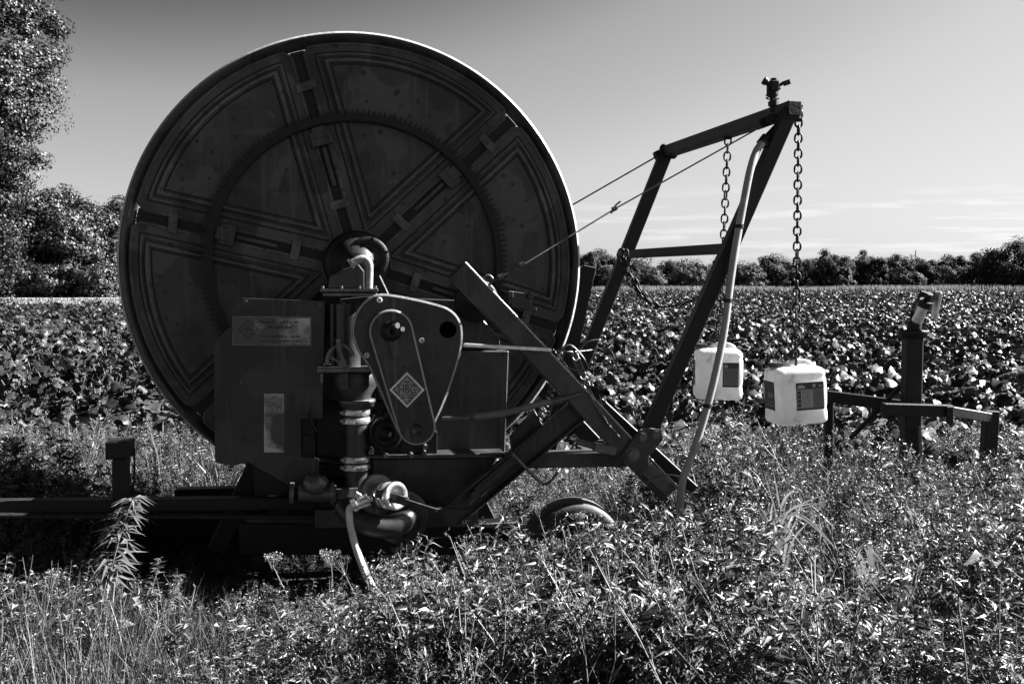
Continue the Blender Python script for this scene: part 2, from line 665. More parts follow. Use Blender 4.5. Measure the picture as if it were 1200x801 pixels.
# hub
mb = MB()
mb.lathe([(38 * K, -0.012), (38 * K, -0.07), (33 * K, -0.085), (30 * K, -0.085), (30 * K, -0.10), (20 * K, -0.10), (20 * K, -0.16), (0.001, -0.16)], (0, 0, ZC), n=48)
hub = mb.build("hub", "black", reel)
mb = MB()
hc = M(431, 302, -0.14)
mb.lathe([(24.5 * K, 0.02), (24.5 * K, 0.0), (24 * K, -0.006), (17 * K, -0.006), (16.5 * K, -0.001), (9 * K, -0.001), (8.5 * K, -0.008), (0.001, -0.008)], hc, n=40)
for q in range(6):
    an = q * math.pi / 3 + .3
    b = hc + Vector((22.5 * K * math.cos(an), -0.006, 22.5 * K * math.sin(an)))
    mb.cyl(b, b + Vector((0, -0.012, 0)), 0.009, n=6)
mb.build("hub_flange", "black", reel)

# drum with wound hose, far flange
mb = MB()
mb.cyl((0, 0.07, ZC), (0, 1.12, ZC), 0.55, n=48)
for q in range(11):
    v = 0.12 + q * 0.095
    ring = [(0.96 * math.cos(t * math.pi / 24), v, ZC + 0.96 * math.sin(t * math.pi / 24)) for t in range(48)]
    mb.tube(ring, 0.05, n=8, closed=True)
mb.build("wound_hose", "rubber", reel)
mb = MB()
mb.lathe([(0.3, 1.15), (RAD - .04, 1.15), (RAD - .02, 1.13), (RAD, 1.14), (RAD, 1.19), (RAD - .02, 1.19), (RAD - .03, 1.17), (0.3, 1.17)], (0, 0, ZC), n=96)
mb.build("far_flange", "paint", reel)
mb = MB()
mb.cyl((0, -.16, ZC), (0, 1.35, ZC), .055, n=20)
mb.build("axle", "black", mach)

# ---- side panel with nameplates
VP = -0.30
mb = MB()
mb.prism(Mq([(283, 349), (381, 352.5), (378, 490), (353, 490.5), (353, 535), (374, 537), (374, 571), (343, 574), (334, 566), (290, 541), (272, 546), (252, 541), (250.5, 402), (262, 389), (277, 376), (281, 366)], VP), VP, VP + 0.006)
side = mb.build("side_panel", "guard", mach, bevel=0.0015)
mb = MB()
for px, py in ((288, 353), (375, 357), (283, 448), (349, 370)):
    c = M(px, py, VP)
    mb = MB()
    mb.cyl(c, c + Vector((0, -0.008, 0)), 0.008, n=12)
    mb.build("rivet", "steel", side)


def plate_box(mb, x0, y0, x1, y1, v, t, skew=0.0):
    mb.prism(Mq([(x0, y0), (x1, y0 + skew), (x1, y1 + skew), (x0, y1)], v), v - t, v)


def strokes(mb, x0, x1, y, h, v, gap=1.4, wmin=1.0, wmax=2.6):
    """A line of small worn print: broken short dashes."""
    x = x0
    while x < x1:
        w = random.uniform(wmin, wmax)
        if random.random() < 0.86:
            hh = h * random.uniform(0.6, 1.0)
            plate_box(mb, x, y - hh, min(x + w, x1), y, v, 0.0006)
        x += w + random.uniform(0.4, gap)


def badge_letters(mb, body, px, py, size_px, v, sx=1.0):
    vs, fs = text_geo(body, 1.0)
    c = M(px, py, v)
    k = size_px * K
    mb.add([(c.x + p.x * k * sx, v - 0.0009 * 1.0, c.z + p.y * k) for p in vs], fs)


mb = MB()
plate_box(mb, 273, 370.5, 364.5, 404, VP - 0.001, 0.003, skew=1.0)
np_ = mb.build("nameplate", "plate", side)
mb = MB()
out_ = Mq([(272.5, 370), (365, 371), (365, 405.5), (272.5, 404.5)], VP - .004)
inn_ = Mq([(274.2, 371.7), (363.3, 372.7), (363.3, 403.8), (274.2, 402.8)], VP - .004)
for i in range(4):
    j = (i + 1) % 4
    mb.prism([out_[i], out_[j], inn_[j], inn_[i]], VP - .0065, VP - .004)
mb.build("plate_border", "steel", np_)
mb = MB()
vL = VP - 0.0045
def diamond_outline(cx, cy, w, h, t, v):
    o_ = Mq([(cx - w, cy), (cx, cy - h), (cx + w, cy), (cx, cy + h)], v)
    i_ = Mq([(cx - w + t, cy), (cx, cy - h + t), (cx + w - t, cy), (cx, cy + h - t)], v)
    for i in range(4):
        j = (i + 1) % 4
        mb.prism([o_[i], o_[j], i_[j], i_[i]], v - 0.0012, v)
diamond_outline(291, 386, 12.5, 11.5, 1.3, vL)
badge_letters(mb, "HBG", 291, 386, 7.5, vL, 0.9)
plate_box(mb, 285, 391, 297, 391.8, vL, 0.001)
plate_box(mb, 285, 380.5, 297, 381.3, vL, 0.001)
strokes(mb, 305, 350, 378.5, 3, vL)
strokes(mb, 313, 344, 384.5, 3, vL)
strokes(mb, 307, 352, 395, 2.2, vL)
strokes(mb, 306, 361, 400.5, 2.2, vL)
mb.build("plate_print", "print", np_)

mb = MB()
plate_box(mb, 309.5, 461, 333, 529.5, VP - .001, .003)
tab = mb.build("spec_plate", "plate", side)
mb = MB()
y = 465
while y < 527:
    strokes(mb, 312, 320, y, 1.5, vL, wmin=.8, wmax=1.8)
    strokes(mb, 322, 330, y, 1.5, vL, wmin=.8, wmax=1.8)
    y += random.uniform(2.2, 3.2)
mb.build("plate_print", "print", tab)

# panel support standing on the chassis, dark box behind the cut-out
mb = MB()
a, b = M(300, 420, -.10), M(372, 585, -.10)
mb.box(((a.x + b.x) / 2, -.16, (a.z + b.z) / 2), (b.x - a.x, .24, a.z - b.z))
mb.build("support_box", "black", mach, bevel=.004)
mb = MB()
mb.tube([M(361, 483, -.36), M(366, 497, -.36), M(371, 505, -.36), M(382, 509, -.37), M(404, 516, -.37)], .009, n=8)
mb.cyl(M(359, 514, -.29), M(359, 514, -.32), .018, n=12)
mb.build("latch_lever", "black", mach)

# ---- pipe column at the hub
VC = -0.42
mb = MB()
a, b = M(375, 338, VC), M(443, 346, VC)
mb.box(((a.x + b.x) / 2, VC + .10, a.z - .008), (b.x - a.x, .24, .016))
mb.box(((a.x + b.x) / 2 + .004, VC + .10, a.z - .030), (b.x - a.x - .02, .22, .016))
for px in (378, 400, 421, 440):
    c = M(px, 338, VC + .02)
    mb.cyl(c + Vector((0, 0, -.004)), c + Vector((0, 0, .014)), .009, n=6)
col_flange = mb.build("column_flange", "steel", mach, bevel=.002)
mb = MB()
mb.prism(Mq([(384, 338), (386, 325), (402, 315), (420, 309), (427, 318), (427, 338)], VC + .05), VC + .05, VC + .20)
mb.build("bearing_block", "paint", mach, bevel=.006, seg=2)
mb = MB()
pts = catmull([M(411.5, 309, VC - .01), M(418, 305, VC - .01), M(426, 302.8, VC - .01), M(432, 307, VC - .01), M(433.2, 316, VC - .01), M(432.5, 338, VC - .01)], 6)
mb.tube(pts, .0185, n=14)
mb.cyl(M(410, 310, VC - .01), M(413, 308, VC - .01), .027, n=12)
mb.build("elbow_pipe", "galv", mach)
mb = MB()
a, b = M(388, 347, VC), M(439, 432, VC)
w = b.x - a.x
mb.cyl((a.x + w * .38, VC + .09, a.z - .04), (a.x + w * .38, VC + .09, b.z), w * .36, n=24)
mb.cyl((a.x + w * .80, VC + .09, a.z - .04), (a.x + w * .80, VC + .09, b.z), w * .20, n=20)
mb.cyl((a.x + w * .02, VC + .05, a.z - .04), (a.x + w * .02, VC + .05, b.z), .012, n=10)
mb.cyl((a.x + w * .30, VC + -.012, a.z - .03), (a.x + w * .30, VC - .012, b.z + .1), .006, n=8)
mb.cyl((a.x + w * .62, VC - .012, a.z - .03), (a.x + w * .62, VC - .012, b.z + .1), .006, n=8)
mb.build("pressure_column", "guard", mach)
# pressure gauge arch and linkage
mb = MB()
c = M(399, 425, VC - .05)
arc = [c + Vector((.066 * math.cos(t), 0, .088 * math.sin(t))) for t in np.linspace(math.pi * 1.03, math.pi * .12, 14)]
mb.tube(arc, .0115, n=10)
mb.cyl(c + Vector((0.01, .02, .0)), c + Vector((.01, -.02, 0)), .018, n=14)
mb.bar(c + Vector((-.01, -.02, .09)), c + Vector((.022, -.02, -.02)), .016, .012)
mb.bar(c + Vector((-.05, -.01, .03)), c + Vector((.05, -.012, -.025)), .010, .012)
mb.bar(c + Vector((-.012, -.02, .12)), c + Vector((-.006, -.02, .06)), .02, .016)
mb.build("shift_linkage", "steel", mach)
mb = MB()
a, b = M(372, 429, VC), M(440, 436, VC)
mb.box(((a.x + b.x) / 2, VC + .09, (a.z + b.z) / 2), (b.x - a.x, .26, .026))
c = M(377, 438, VC - .02)
mb.cyl(c, c + Vector((0, 0, -.045)), .009, n=8)
mb.build("column_flange", "steel", mach, bevel=.003)
mb = MB()
c = M(416, 437, VC)
hh = (M(416, 437, VC).z - M(416, 470, VC).z)
mb.lathe([(.001, 0), (.112, 0), (.112, -hh * .5), (.085, -hh * .8), (.075, -hh)], (c.x, VC + .09, c.z), axis="z", n=32)
mb.prism(Mq([(398, 437), (408, 437), (409, 456), (399, 456)], VC - .04), VC - .045, VC + .02)
mb.build("turbine_body", "guard", mach, bevel=.002)
mb = MB()
a, b = M(399, 470, VC), M(438, 477, VC)
mb.lathe([(.001, 0), (.092, 0), (.092, -.014), (.086, -.016), (.086, -.034), (.001, -.034)], ((a.x + b.x) / 2, VC + .07, a.z), axis="z", n=32)
mb.build("pipe_flange", "steel", mach)
pc = M(418, 480, VC + .07)
pb = M(418, 575, VC + .07)
mb = MB()
mb.cyl((pc.x, VC + .07, a.z - .03), (pc.x, VC + .07, pb.z), .062, n=28)
supply = mb.build("supply_pipe", "hose_dark", mach)
supply.data.materials[0] = MT["paint"]
for py in (482, 492, 537, 546):
    z = M(418, py, VC + .07).z
    mb = MB()
    mb.lathe([(.064, -.016), (.068, -.014), (.068, .014), (.064, .016)], (pc.x, VC + .07, z), axis="z", n=28)
    mb.box((pc.x - .035, VC + .07 - .064, z), (.045, .014, .022))
    mb.cyl((pc.x - .075, VC + .04, z), (pc.x - .062, VC + .02, z), .013, n=10)
    mb.build("hose_clamp", "bright", supply, bevel=.001)

# ---- gear cover (teardrop) with the slim guard on it
VG = -0.50
tear = [(413, 392), (414, 376), (421, 360), (434, 348), (450, 344.5), (480, 349), (510, 356), (528, 363), (539, 376), (542, 395), (538, 420), (528, 452), (517, 480), (506, 502), (498, 514), (489, 520), (478, 519), (467, 508), (456, 484), (444, 456), (432, 430), (420, 412)]
tp = [(p.x, p.z) for p in catmull([M(x, y, VG) for x, y in tear], 5, True)]
tp2 = ccw(tp)
mb = MB()
mb.prism(tp, VG, VG + .085)
cover = mb.build("gear_cover", "guard", mach)
mb = MB()
highlight_strip(mb, tp, VG, .009)
mb.build("highlight_edge", "edge", cover)  # sun highlight painted round the cover's outline
mb = MB()
slim = []
c0, c1 = (458, 388), (487.5, 497.5)
ax = math.atan2(-(c1[1] - c0[1]), c1[0] - c0[0])
for t in np.linspace(ax + math.pi / 2 + .02, ax + 1.5 * math.pi - .02, 18):
    slim.append((c0[0] + 25.5 * math.cos(t), c0[1] - 25.5 * math.sin(t)))
for t in np.linspace(ax - math.pi / 2, ax + math.pi / 2, 16):
    slim.append((c1[0] + 22 * math.cos(t), c1[1] - 22 * math.sin(t)))
mb.prism(Mq(slim, VG), VG - .055, VG + .01)
guard = mb.build("chain_guard", "guard", cover)
mb = MB()
highlight_strip(mb, Mq(slim, VG), VG - .055, .008)
mb.build("highlight_edge", "edge", guard)  # painted highlight round the guard's outline
VGG = VG - .055
mb = MB()
c = M(458.5, 388, VGG)
mb.lathe([(.052, 0), (.052, -.012), (.044, -.03), (.034, -.032), (.034, -.05), (.012, -.05), (.010, -.03), (.001, -.03)], c, n=28)
mb.build("shaft_hub", "black", guard)
mb = MB()
mb.cyl(c + Vector((.01, -.02, .028)), c + Vector((.03, -.045, .03)), .016, n=6)
mb.cyl(c + Vector((.045, -.01, .012)), c + Vector((.055, -.03, .012)), .013, n=6)
mb.build("grease_nipple", "bright", guard)
mb = MB()
mb.prism(Mq([(455, 399), (465, 396), (471, 418), (460.5, 421)], VGG), VGG - .018, VGG)
mb.build("shift_tab", "guard", guard, bevel=.003)
mb = MB()
c = M(488.5, 503, VGG)
mb.lathe([(.030, 0), (.030, -.003), (.026, -.005), (.026, -.001), (.001, -.001)], c, n=24)
mb.build("cover_plug", "guard", guard)
# diamond badge
mb = MB()
vb = VGG - .001
bx, by = 477, 456.5
mb.prism(Mq([(bx - 20.5, by), (bx, by - 21), (bx + 20.5, by), (bx, by + 21)], vb), vb - .003, vb)
badge = mb.build("diamond_badge", "plate", guard)
mb = MB()
diamond_outline(bx, by, 20.5, 21, 2.4, vb - .003)
mb.build("badge_border", "bright", badge)
mb = MB()
diamond_outline(bx, by, 15.8, 16.2, 1.0, vb - .003)
badge_letters(mb, "HBG", bx, by, 12.5, vb - .0035, .78)
plate_box(mb, bx - 10, by + 5.6, bx + 10, by + 6.4, vb - .003, .0012)
plate_box(mb, bx - 10, by - 6.4, bx + 10, by - 5.6, vb - .003, .0012)
strokes(mb, bx - 6, bx + 6, by + 10, 2.4, vb - .003)
strokes(mb, bx - 3, bx + 3, by - 8.4, 2.4, vb - .003)
mb.build("badge_lettering", "print", badge)
for px, py in ((444.5, 351.5), (494, 398.5), (430, 416)):
    mb = MB()
    c = M(px, py, VG)
    mb.lathe([(.0145, 0), (.0145, -.008), (.012, -.010), (.0075, -.010), (.007, -.004), (.001, -.004)], c, n=16)
    mb.build("cover_bolt", "zinc", cover)
mb = MB()
c = M(525, 386, VG)
mb.lathe([(.043, -.001), (.043, -.004), (.036, -.004), (.036, .0), (.001, -.0006)], c, n=24)
hole = mb.build("inspection_hole", "void", cover)  # flat near-black disc, the hole's inner shade put into its colour

# ---- housing behind the cover
VH = -0.22
mb = MB()
mb.prism(Mq([(455, 409), (596.5, 411), (592, 531), (455, 531)], VH), VH, VH + .16)
house = mb.build("gearbox_housing", "paint", mach, bevel=.006)
mb = MB()
mb.prism(Mq([(398, 350), (430, 347), (546, 352), (586, 396), (586, 409), (398, 409)], VH + .02), VH + .02, VH + .12)
mb.build("top_plate", "guard", mach, bevel=.004)
mb = MB()
c = M(558, 352, VH)
mb.lathe([(.115, .02), (.115, -.03), (.105, -.035), (.06, -.035), (.05, -.05), (.001, -.05)], c, n=36)
mb.build("pulley", "black", mach)
mb = MB()
mb.prism(Mq([(404, 533), (592, 531), (592, 536), (404, 538)], VH - .16), VH - .16, VH + .3)
mb.build("ledge", "paint", mach, bevel=.003)
mb = MB()
mb.prism(Mq([(436, 538), (583, 536), (551, 592), (436, 594)], VH - .05), VH - .05, VH + .4)
mb.build("undertray", "paint", mach, bevel=.004)
# pump pulley half hidden under the cover
mb = MB()
c = M(452, 508, -.40)
mb.lathe([(.085, .05), (.085, 0), (.078, -.006), (.070, -.006), (.066, .004), (.03, .004), (.028, -.012), (.001, -.012)], c, n=32)
mb.bar(c + Vector((-.045, -.03, .10)), c + Vector((-.09, -.03, .04)), .018, .01)
mb.build("pump_pulley", "black", mach)
mb = MB()
mb.prism(Mq([(470, 505), (512, 505), (512, 533), (470, 533)], -.34), -.36, -.25)
pbk = mb.build("pump_bracket", "black", mach, bevel=.002)
for px, py in ((435, 528), (452, 533), (498, 523), (482, 533), (497, 530)):
    mb = MB()
    c = M(px, py, -.40)
    mb.cyl(c + Vector((0, .06, 0)), c + Vector((0, -.03, 0)), .013, n=6)
    mb.build("bracket_bolt", "steel", pbk)
mb = MB()
mb.box(M(608, 352, -.12), (.13, .08, .09), Matrix.Rotation(.15, 3, "Y"))
mb.box(M(598, 345, -.18), (.03, .03, .035))
mb.box(M(622, 346, -.18), (.03, .03, .035), Matrix.Rotation(.5, 3, "Y"))
mb.box(M(614, 360, -.18), (.14, .02, .02), Matrix.Rotation(.18, 3, "Y"))
mb.build("brake_block", "paint", mach, bevel=.003)

# ---- lower chassis
VB = -0.46
mb = MB()
mb.prism(Mq([(369, 597), (560, 595), (560, 617), (369, 619)], VB), VB, VB + .12)
mb.build("cross_beam", "paint", mach, bevel=.005)
mb = MB()
mb.prism(Mq([(280, 612), (604, 616), (604, 650), (280, 650)], VB + .2), VB + .2, VB + .34)
mb.prism(Mq([(372, 575), (440, 575), (440, 600), (372, 600)], VB + .05), VB + .05, VB + .5)
for v in (0.25, 1.0):
    mb.box((-.12, v, .26), (1.1, .12, .12))
mb.box((-.15, 1.0, .19), (2.0, .10, .36))  # deep rear beam added to keep sun from under the machine
for u in (-.5, .3):
    mb.box((u, .5, .225), (.12, 1.5, .10))
for v in (-.08, 1.27):
    mb.bar((-.75, v, .24), (-.04, v, ZC), .10, .06)
    mb.bar((.75, v, .24), (.04, v, ZC), .10, .06)
mb.build("chassis", "black", mach, bevel=.006)
mb = MB()
mb.prism(Mq([(561, 612), (604, 610), (604, 614), (561, 616)], VB), VB - .04, VB + .08)
mb.build("step_plate", "steel", mach)
# drawbar to the left: angle-iron with lower rail
mb = MB()
mb.prism(Mq([(-260, 590), (372, 583), (372, 597), (-260, 605)], -.36), -.36, -.28)
mb.bar(M(-260, 603, -.40), M(370, 605, -.40), .020, .05)
mb.prism(Mq([(-260, 600), (300, 593), (300, 650), (-260, 652)], .55), .55, .63)
mb.build("drawbar", "iron", mach, bevel=.004)
mb = MB()
mb.prism(Mq([(124, 517), (153.5, 516), (153.5, 536), (124, 538)], -.34), -.36, -.22)
mb.prism(Mq([(131, 538), (148, 537), (148, 600), (131, 600)], -.33), -.33, -.24)
mb.bar(M(139, 600, -.29), Vector((M(139, 600, -.29).x, -.29, 0.0)), .05, .06)
mb.box((M(139, 600, -.29).x, -.29, .012), (.18, .18, .02))
mb.build("jack_leg", "black", mach, bevel=.004)
mb = MB()
mb.tube([M(157.5, 525, -.28), M(157.5, 560, -.28), M(154, 580, -.28)], .006, n=6)
mb.build("jack_crank", "black", mach)

# ---- bottom valve and elbow
VV = -0.68
mb = MB()
c = M(470, 606, VV + .05)
mb.lathe([(.135, .02), (.135, 0), (.130, -.004), (.06, -.004)], c, n=40)
for q in range(6):
    an = q * math.pi / 3 - .35
    b = c + Vector((.108 * math.cos(an), -.004, .108 * math.sin(an)))
    mb.cyl(b, b + Vector((0, -.016, 0)), .013, n=6)
mb.build("valve_flange", "paint", mach, bevel=.002)
mb = MB()
mb.tube(catmull([M(404, 592, VV + .06), M(414, 606, VV + .0), M(432, 614, VV - .02), M(452, 617, VV - .02), M(468, 613, VV + .0), M(478, 604, VV + .05)], 6), .056, n=20)
mb.build("elbow_pipe", "guard", mach)
mb = MB()
c = M(450, 580, VV - .02)
ax_ = Vector((.55, -.8, .12)).normalized()
def ringpipe(c, ax_, prof, n=28):
    x = ax_.orthogonal().normalized(); y = ax_.cross(x)
    vs, fs = [], []
    for r_, h in prof:
        for i in range(n):
            t = 2 * math.pi * i / n
            vs.append(Vector(c) + ax_ * h + x * (r_ * math.cos(t)) + y * (r_ * math.sin(t)))
    for j in range(len(prof) - 1):
        for i in range(n):
            fs.append((j * n + i, j * n + (i + 1) % n, (j + 1) * n + (i + 1) % n, (j + 1) * n + i))
    mb.add(vs, fs, True)
ringpipe(c, ax_, [(.001, -.08), (.098, -.08), (.102, -.07), (.102, -.05), (.094, -.045), (.06, -.045), (.055, .0)])
mb.build("valve_body", "steel", mach)
mb = MB()
ringpipe(c, ax_, [(.056, -.02), (.062, -.015), (.062, .015), (.058, .02)])
ringpipe(c, ax_, [(.056, .03), (.066, .034), (.066, .052), (.058, .056), (.058, .08), (.068, .084), (.068, .10), (.060, .104), (.040, .10), (.036, .05), (.001, .05)])
mb.build("valve_coupling", "bright", mach)
mb = MB()
mb.bar(M(440, 577, VV - .09), M(478, 588, VV - .13), .042, .012)
mb.bar(M(474, 586, VV - .132), M(512, 598, VV - .14), .020, .012)
mb.cyl(M(462, 582, VV - .09), M(462, 582, VV - .15), .014, n=6)
mb.build("valve_handle", "guard", mach, bevel=.003)
mb = MB()
mb.cyl(M(418, 591, VV - .05), M(432, 585, VV - .05), .026, .034, n=18)
mb.cyl(M(432, 585, VV - .05), M(437, 583, VV - .05), .016, n=14)
mb.cyl(M(413, 592, VV - .05), M(418, 590, VV - .05), .036, n=18)
mb.box(M(419, 580, VV - .05), (.03, .03, .03), Matrix.Rotation(.6, 3, "Y"))
mb.build("hose_fitting", "bright", mach, bevel=.002)
mb = MB()
mb.tube(catmull([M(416, 591, VV - .05), M(410.5, 595, VV - .05), M(409.5, 603, VV - .05), M(412, 622, VV - .06), M(420, 650, VV - .08), M(431, 677, VV - .10), M(446, 705, VV - .12), M(466, 740, VV - .14)], 8), .0175, n=14)
mb.build("outlet_hose", "hose_white", mach)
# flow meter body lower left
mb = MB()
mb.cyl(M(350, 578, -.42), M(394, 578, -.42), .045, n=20)
mb.cyl(M(387, 578, -.42), M(392, 578, -.42), .062, n=20)
mb.cyl(M(340, 578, -.42), M(345, 578, -.42), .06, n=20)
mb.lathe([(.001, .05), (.05, .045), (.065, .02), (.065, -.02), (.05, -.04)], M(370, 568, -.42), axis="z", n=20)
mb.bar(M(394, 578, -.42), M(418, 576, -.40), .05, .05)
mb.build("flow_meter", "steel", mach, bevel=.001)
mb = MB()
mb.prism(Mq([(350, 537), (374, 537), (374, 567), (345, 567)], -.25), -.26, -.2)
mb.build("corner_bracket", "paint", mach)

# ---- boom: near beam, flat twin, far beam
VF, VR = -0.55, 1.10
def tube_w(px): return px * 5.05 / F

mb = MB()
mb.bar(M(535, 316, VF), M(783, 577, VF), tube_w(25), .085)
boom = mb.build("boom_beam", "paint", mach, bevel=.006, seg=2)
mb = MB()
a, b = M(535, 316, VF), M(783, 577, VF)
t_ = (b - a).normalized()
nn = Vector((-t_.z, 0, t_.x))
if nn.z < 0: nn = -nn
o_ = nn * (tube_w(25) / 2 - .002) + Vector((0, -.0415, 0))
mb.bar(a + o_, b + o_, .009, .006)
mb.build("highlight_edge", "edge", boom, bevel=.002)  # painted sun highlight along the boom's upper edge
mb = MB()
mb.bar(M(690, 462, VF + .14), M(812, 574, VF + .14), tube_w(15), .05)
mb.build("boom_twin", "black", mach, bevel=.005)
mb = MB()
mb.bar(M(757, 548, VF - .046), M(787, 576, VF - .046), tube_w(17), .012)
mb.build("boom_shoe", "steel", boom, bevel=.003)
pf = M(745, 515, VF)
ef, tf_ = M(783, 577, VF), M(640, 426, VF)
mb = MB()
mb.bar((tf_.x, VR, tf_.z), (ef.x, VR, ef.z), tube_w(24), .085)
mb.build("boom_beam", "black", mach, bevel=.006)
# hook for the guy wire
mb = MB()
hk = [M(572 + 5.5 * math.cos(t), 328 - 5.5 * math.sin(t), VF - .03) for t in np.linspace(.2, 5.6, 14)]
mb.tube(hk, .006, n=8)
mb.build("boom_hook", "steel", boom)
# strut with ram
mb = MB()
a, b = M(700, 459, VF + .11), M(528, 603, VF + .11)
mb.bar(a, b, tube_w(26), .016)
t_ = (b - a).normalized()
s_ = t_.cross(Vector((0, 1, 0)))
for q in (-1, 1):
    o_ = s_ * (q * tube_w(12.5)) + Vector((0, -.03, 0))
    mb.bar(a + o_, b + o_, .012, .05)
mb.build("strut_channel", "paint", mach, bevel=.003)
mb = MB()
mb.cyl(M(600, 541, VF + .05), M(574, 564, VF + .05), .030, n=18)
mb.cyl(M(574, 564, VF + .05), M(560, 577, VF + .05), .034, n=8)
mb.cyl(M(560, 577, VF + .05), M(548, 588, VF + .05), .018, n=14)
mb.cyl(M(557, 580, VF + .03), M(557, 580, VF + .0), .022, n=6)
mb.build("hydraulic_ram", "guard", mach)
mb = MB()
mb.prism(Mq([(594, 531), (735, 528), (735, 546), (610, 548), (596, 541)], VF + .12), VF + .10, VF + .2)
mb.prism(Mq([(598, 512), (626, 480), (640, 505), (622, 532), (600, 532)], VF + .16), VF + .14, VF + .2)
mb.build("pivot_beam", "paint", mach, bevel=.004)
mb = MB()
mb.prism(Mq([(723, 532), (744, 503), (757, 499), (771, 501), (773, 513), (756, 533), (758, 544), (748, 556), (736, 546)], VF), VF - .062, VF - .046)
piv = mb.build("pivot_plate", "paint", mach, bevel=.003)
mb = MB()
for px, py, r_ in ((752, 511, .020), (768, 508, .019), (741, 532, .028)):
    c = M(px, py, VF - .063)
    mb.cyl(c, c + Vector((0, -.022, 0)), r_, n=6)
    mb.cyl(c, c + Vector((0, -.006, 0)), r_ * 1.35, n=18)
mb.build("pivot_bolts", "steel", piv, bevel=.002)
mb = MB()
mb.bar(M(696, 523, VF - .02), M(721, 528, VF - .02), .045, .05, up=(0, 1, 0))
mb.cyl(M(675, 517, VF), M(700, 524, VF - .01), .015, n=10)
mb.bar(M(690, 455, VF - .01), M(712, 497, VF - .06), .008, .03)
mb.build("pivot_link", "steel", mach, bevel=.003)

# lift frame: two leaning legs, top bar, mid bar
LT, LB = M(927, 126, VF), M(760, 506, VF)
RT, RB = M(781, 178, VR), M(668, 462, VR)
mb = MB()
mb.bar(LB, LT + (LT - LB).normalized() * .02, tube_w(17), .07)
mb.prism([(p.x, p.z) for p in (M(911, 141, VF), M(921, 121, VF), M(938, 124, VF), M(933, 141, VF))], VF - .04, VF + .04)
lift = mb.build("lift_frame_leg", "black", mach, bevel=.004)
mb = MB()
mb.bar(RB, RT, tube_w(19), .07)
mb.build("lift_frame_leg", "black", mach, bevel=.004)
mb = MB()
mb.bar(RT + Vector((0, .03, 0)), LT - Vector((0, .05, 0)) + Vector((0, 0, -.012)), .075, .075, up=(0, 0, 1))
top_bar = mb.build("lift_frame_top_bar", "black", mach, bevel=.004)
mb = MB()
mb.bar(M(731, 298, VR - .03), M(857, 291, VF + .04), .055, .055, up=(0, 0, 1))
mb.build("lift_frame_cross_bar", "black", mach, bevel=.004)
mb = MB()
e0 = M(775, 180, VR)
mb.tube([M(778 + 4 * math.cos(t), 176 - 6 * math.sin(t), VR - .02) for t in np.linspace(0, 5.5, 12)], .010, n=6)
mb.cyl(M(768, 184, VR), M(774, 181, VR), .035, n=8)
mb.tube([M(789 + 4 * math.cos(t), 180 - 5 * math.sin(t), VR - .08) for t in np.linspace(0, 6, 12)], .009, n=6)
mb.build("wire_clamp", "black", mach)
# guy wires
mb = MB()
mb.tube([M(574, 331, VF - .03), M(612, 311, VF - .03), M(720, 245, VF + .2), M(893, 148, VF + .05)], .0045, n=6)
mb.build("guy_wire", "steel", mach)
mb = MB()
for px, py in ((587, 324), (612, 310), (720, 244.5)):
    c = M(px, py, VF + (.2 if px > 700 else -.03))
    mb = MB()
    mb.cyl(c + Vector((-.012, 0, -.006)), c + Vector((.012, 0, .006)), .013, n=8)
    if px > 700:
        mb.tube([M(716, 250, VF + .2), M(722, 240, VF + .2), M(727, 236, VF + .2)], .005, n=6)
    mb.build("wire_clip", "steel", mach)
mb = MB()
mb.tube([M(600, 280, VR), M(670, 240.5, VR), M(772, 182, VR)], .0055, n=6)
mb.build("guy_wire", "black", mach)

# impact sprinkler at the frame's top corner
SPV = VF + .12
mb = MB()
mb.cyl(M(906, 131, SPV), M(906.5, 110, SPV), .020, n=14)
mb.cyl(M(906.3, 124, SPV), M(906.3, 119, SPV), .028, n=14)
mb.cyl(M(906.5, 112, SPV), M(906.5, 108, SPV), .026, n=14)
mb.box(M(907, 101, SPV), (.040, .04, .052))
mb.cyl(M(907, 96, SPV), M(907, 92, SPV), .018, n=10)
spr = mb.build("impact_sprinkler", "black", mach, bevel=.002)
mb = MB()
mb.cyl(M(905, 101, SPV), M(897, 95.5, SPV), .016, n=10)
mb.cyl(M(898, 96, SPV), M(895, 94, SPV), .022, n=10)
mb.build("sprinkler_nozzle", "black", spr)
mb = MB()
mb.bar(M(909, 103, SPV), M(918, 97, SPV), .016, .02)
mb.bar(M(914, 99.5, SPV), M(920, 97.5, SPV), .014, .02)
mb.bar(M(919, 98, SPV), M(925, 96, SPV), .026, .022)
mb.bar(M(909, 106, SPV), M(913, 103, SPV), .02, .02)
mb.build("swing_arm", "black", spr)
mb = MB()
mb.bar(M(900, 101, SPV), M(900, 113, SPV), .012, .012)
mb.tube([M(900 + 2.2 * math.cos(t), 110 + t * .55, SPV + .01 * math.sin(t)) for t in np.linspace(0, 12, 30)], .0035, n=5)
mb.bar(M(900, 105, SPV), M(906, 106, SPV), .01, .012)
mb.tube([M(906, 117, SPV - .02), M(913, 115.5, SPV - .02)], .004, n=5)
mb.build("return_spring", "black", spr)
# clamp under the top corner and hose connector
mb = MB()
mb.box(M(898, 143, SPV), (.10, .06, .05), Matrix.Rotation(-.35, 3, "Y"))
mb.cyl(M(903, 140, SPV - .05), M(903, 140, SPV + .03), .028, n=14)
mb.cyl(M(913, 139, SPV - .06), M(913, 139, SPV + .03), .026, n=14)
mb.build("pipe_clamp", "black", mach, bevel=.003)
mb = MB()
mb.cyl(M(909, 151, VF + .02), M(897, 164, VF + .02), .022, n=12)
mb.cyl(M(899, 161, VF + .02), M(892, 170, VF + .02), .030, n=12)
mb.bar(M(893, 164, VF - .01), M(900, 170, VF - .01), .02, .03)
mb.build("hose_connector", "black", mach)

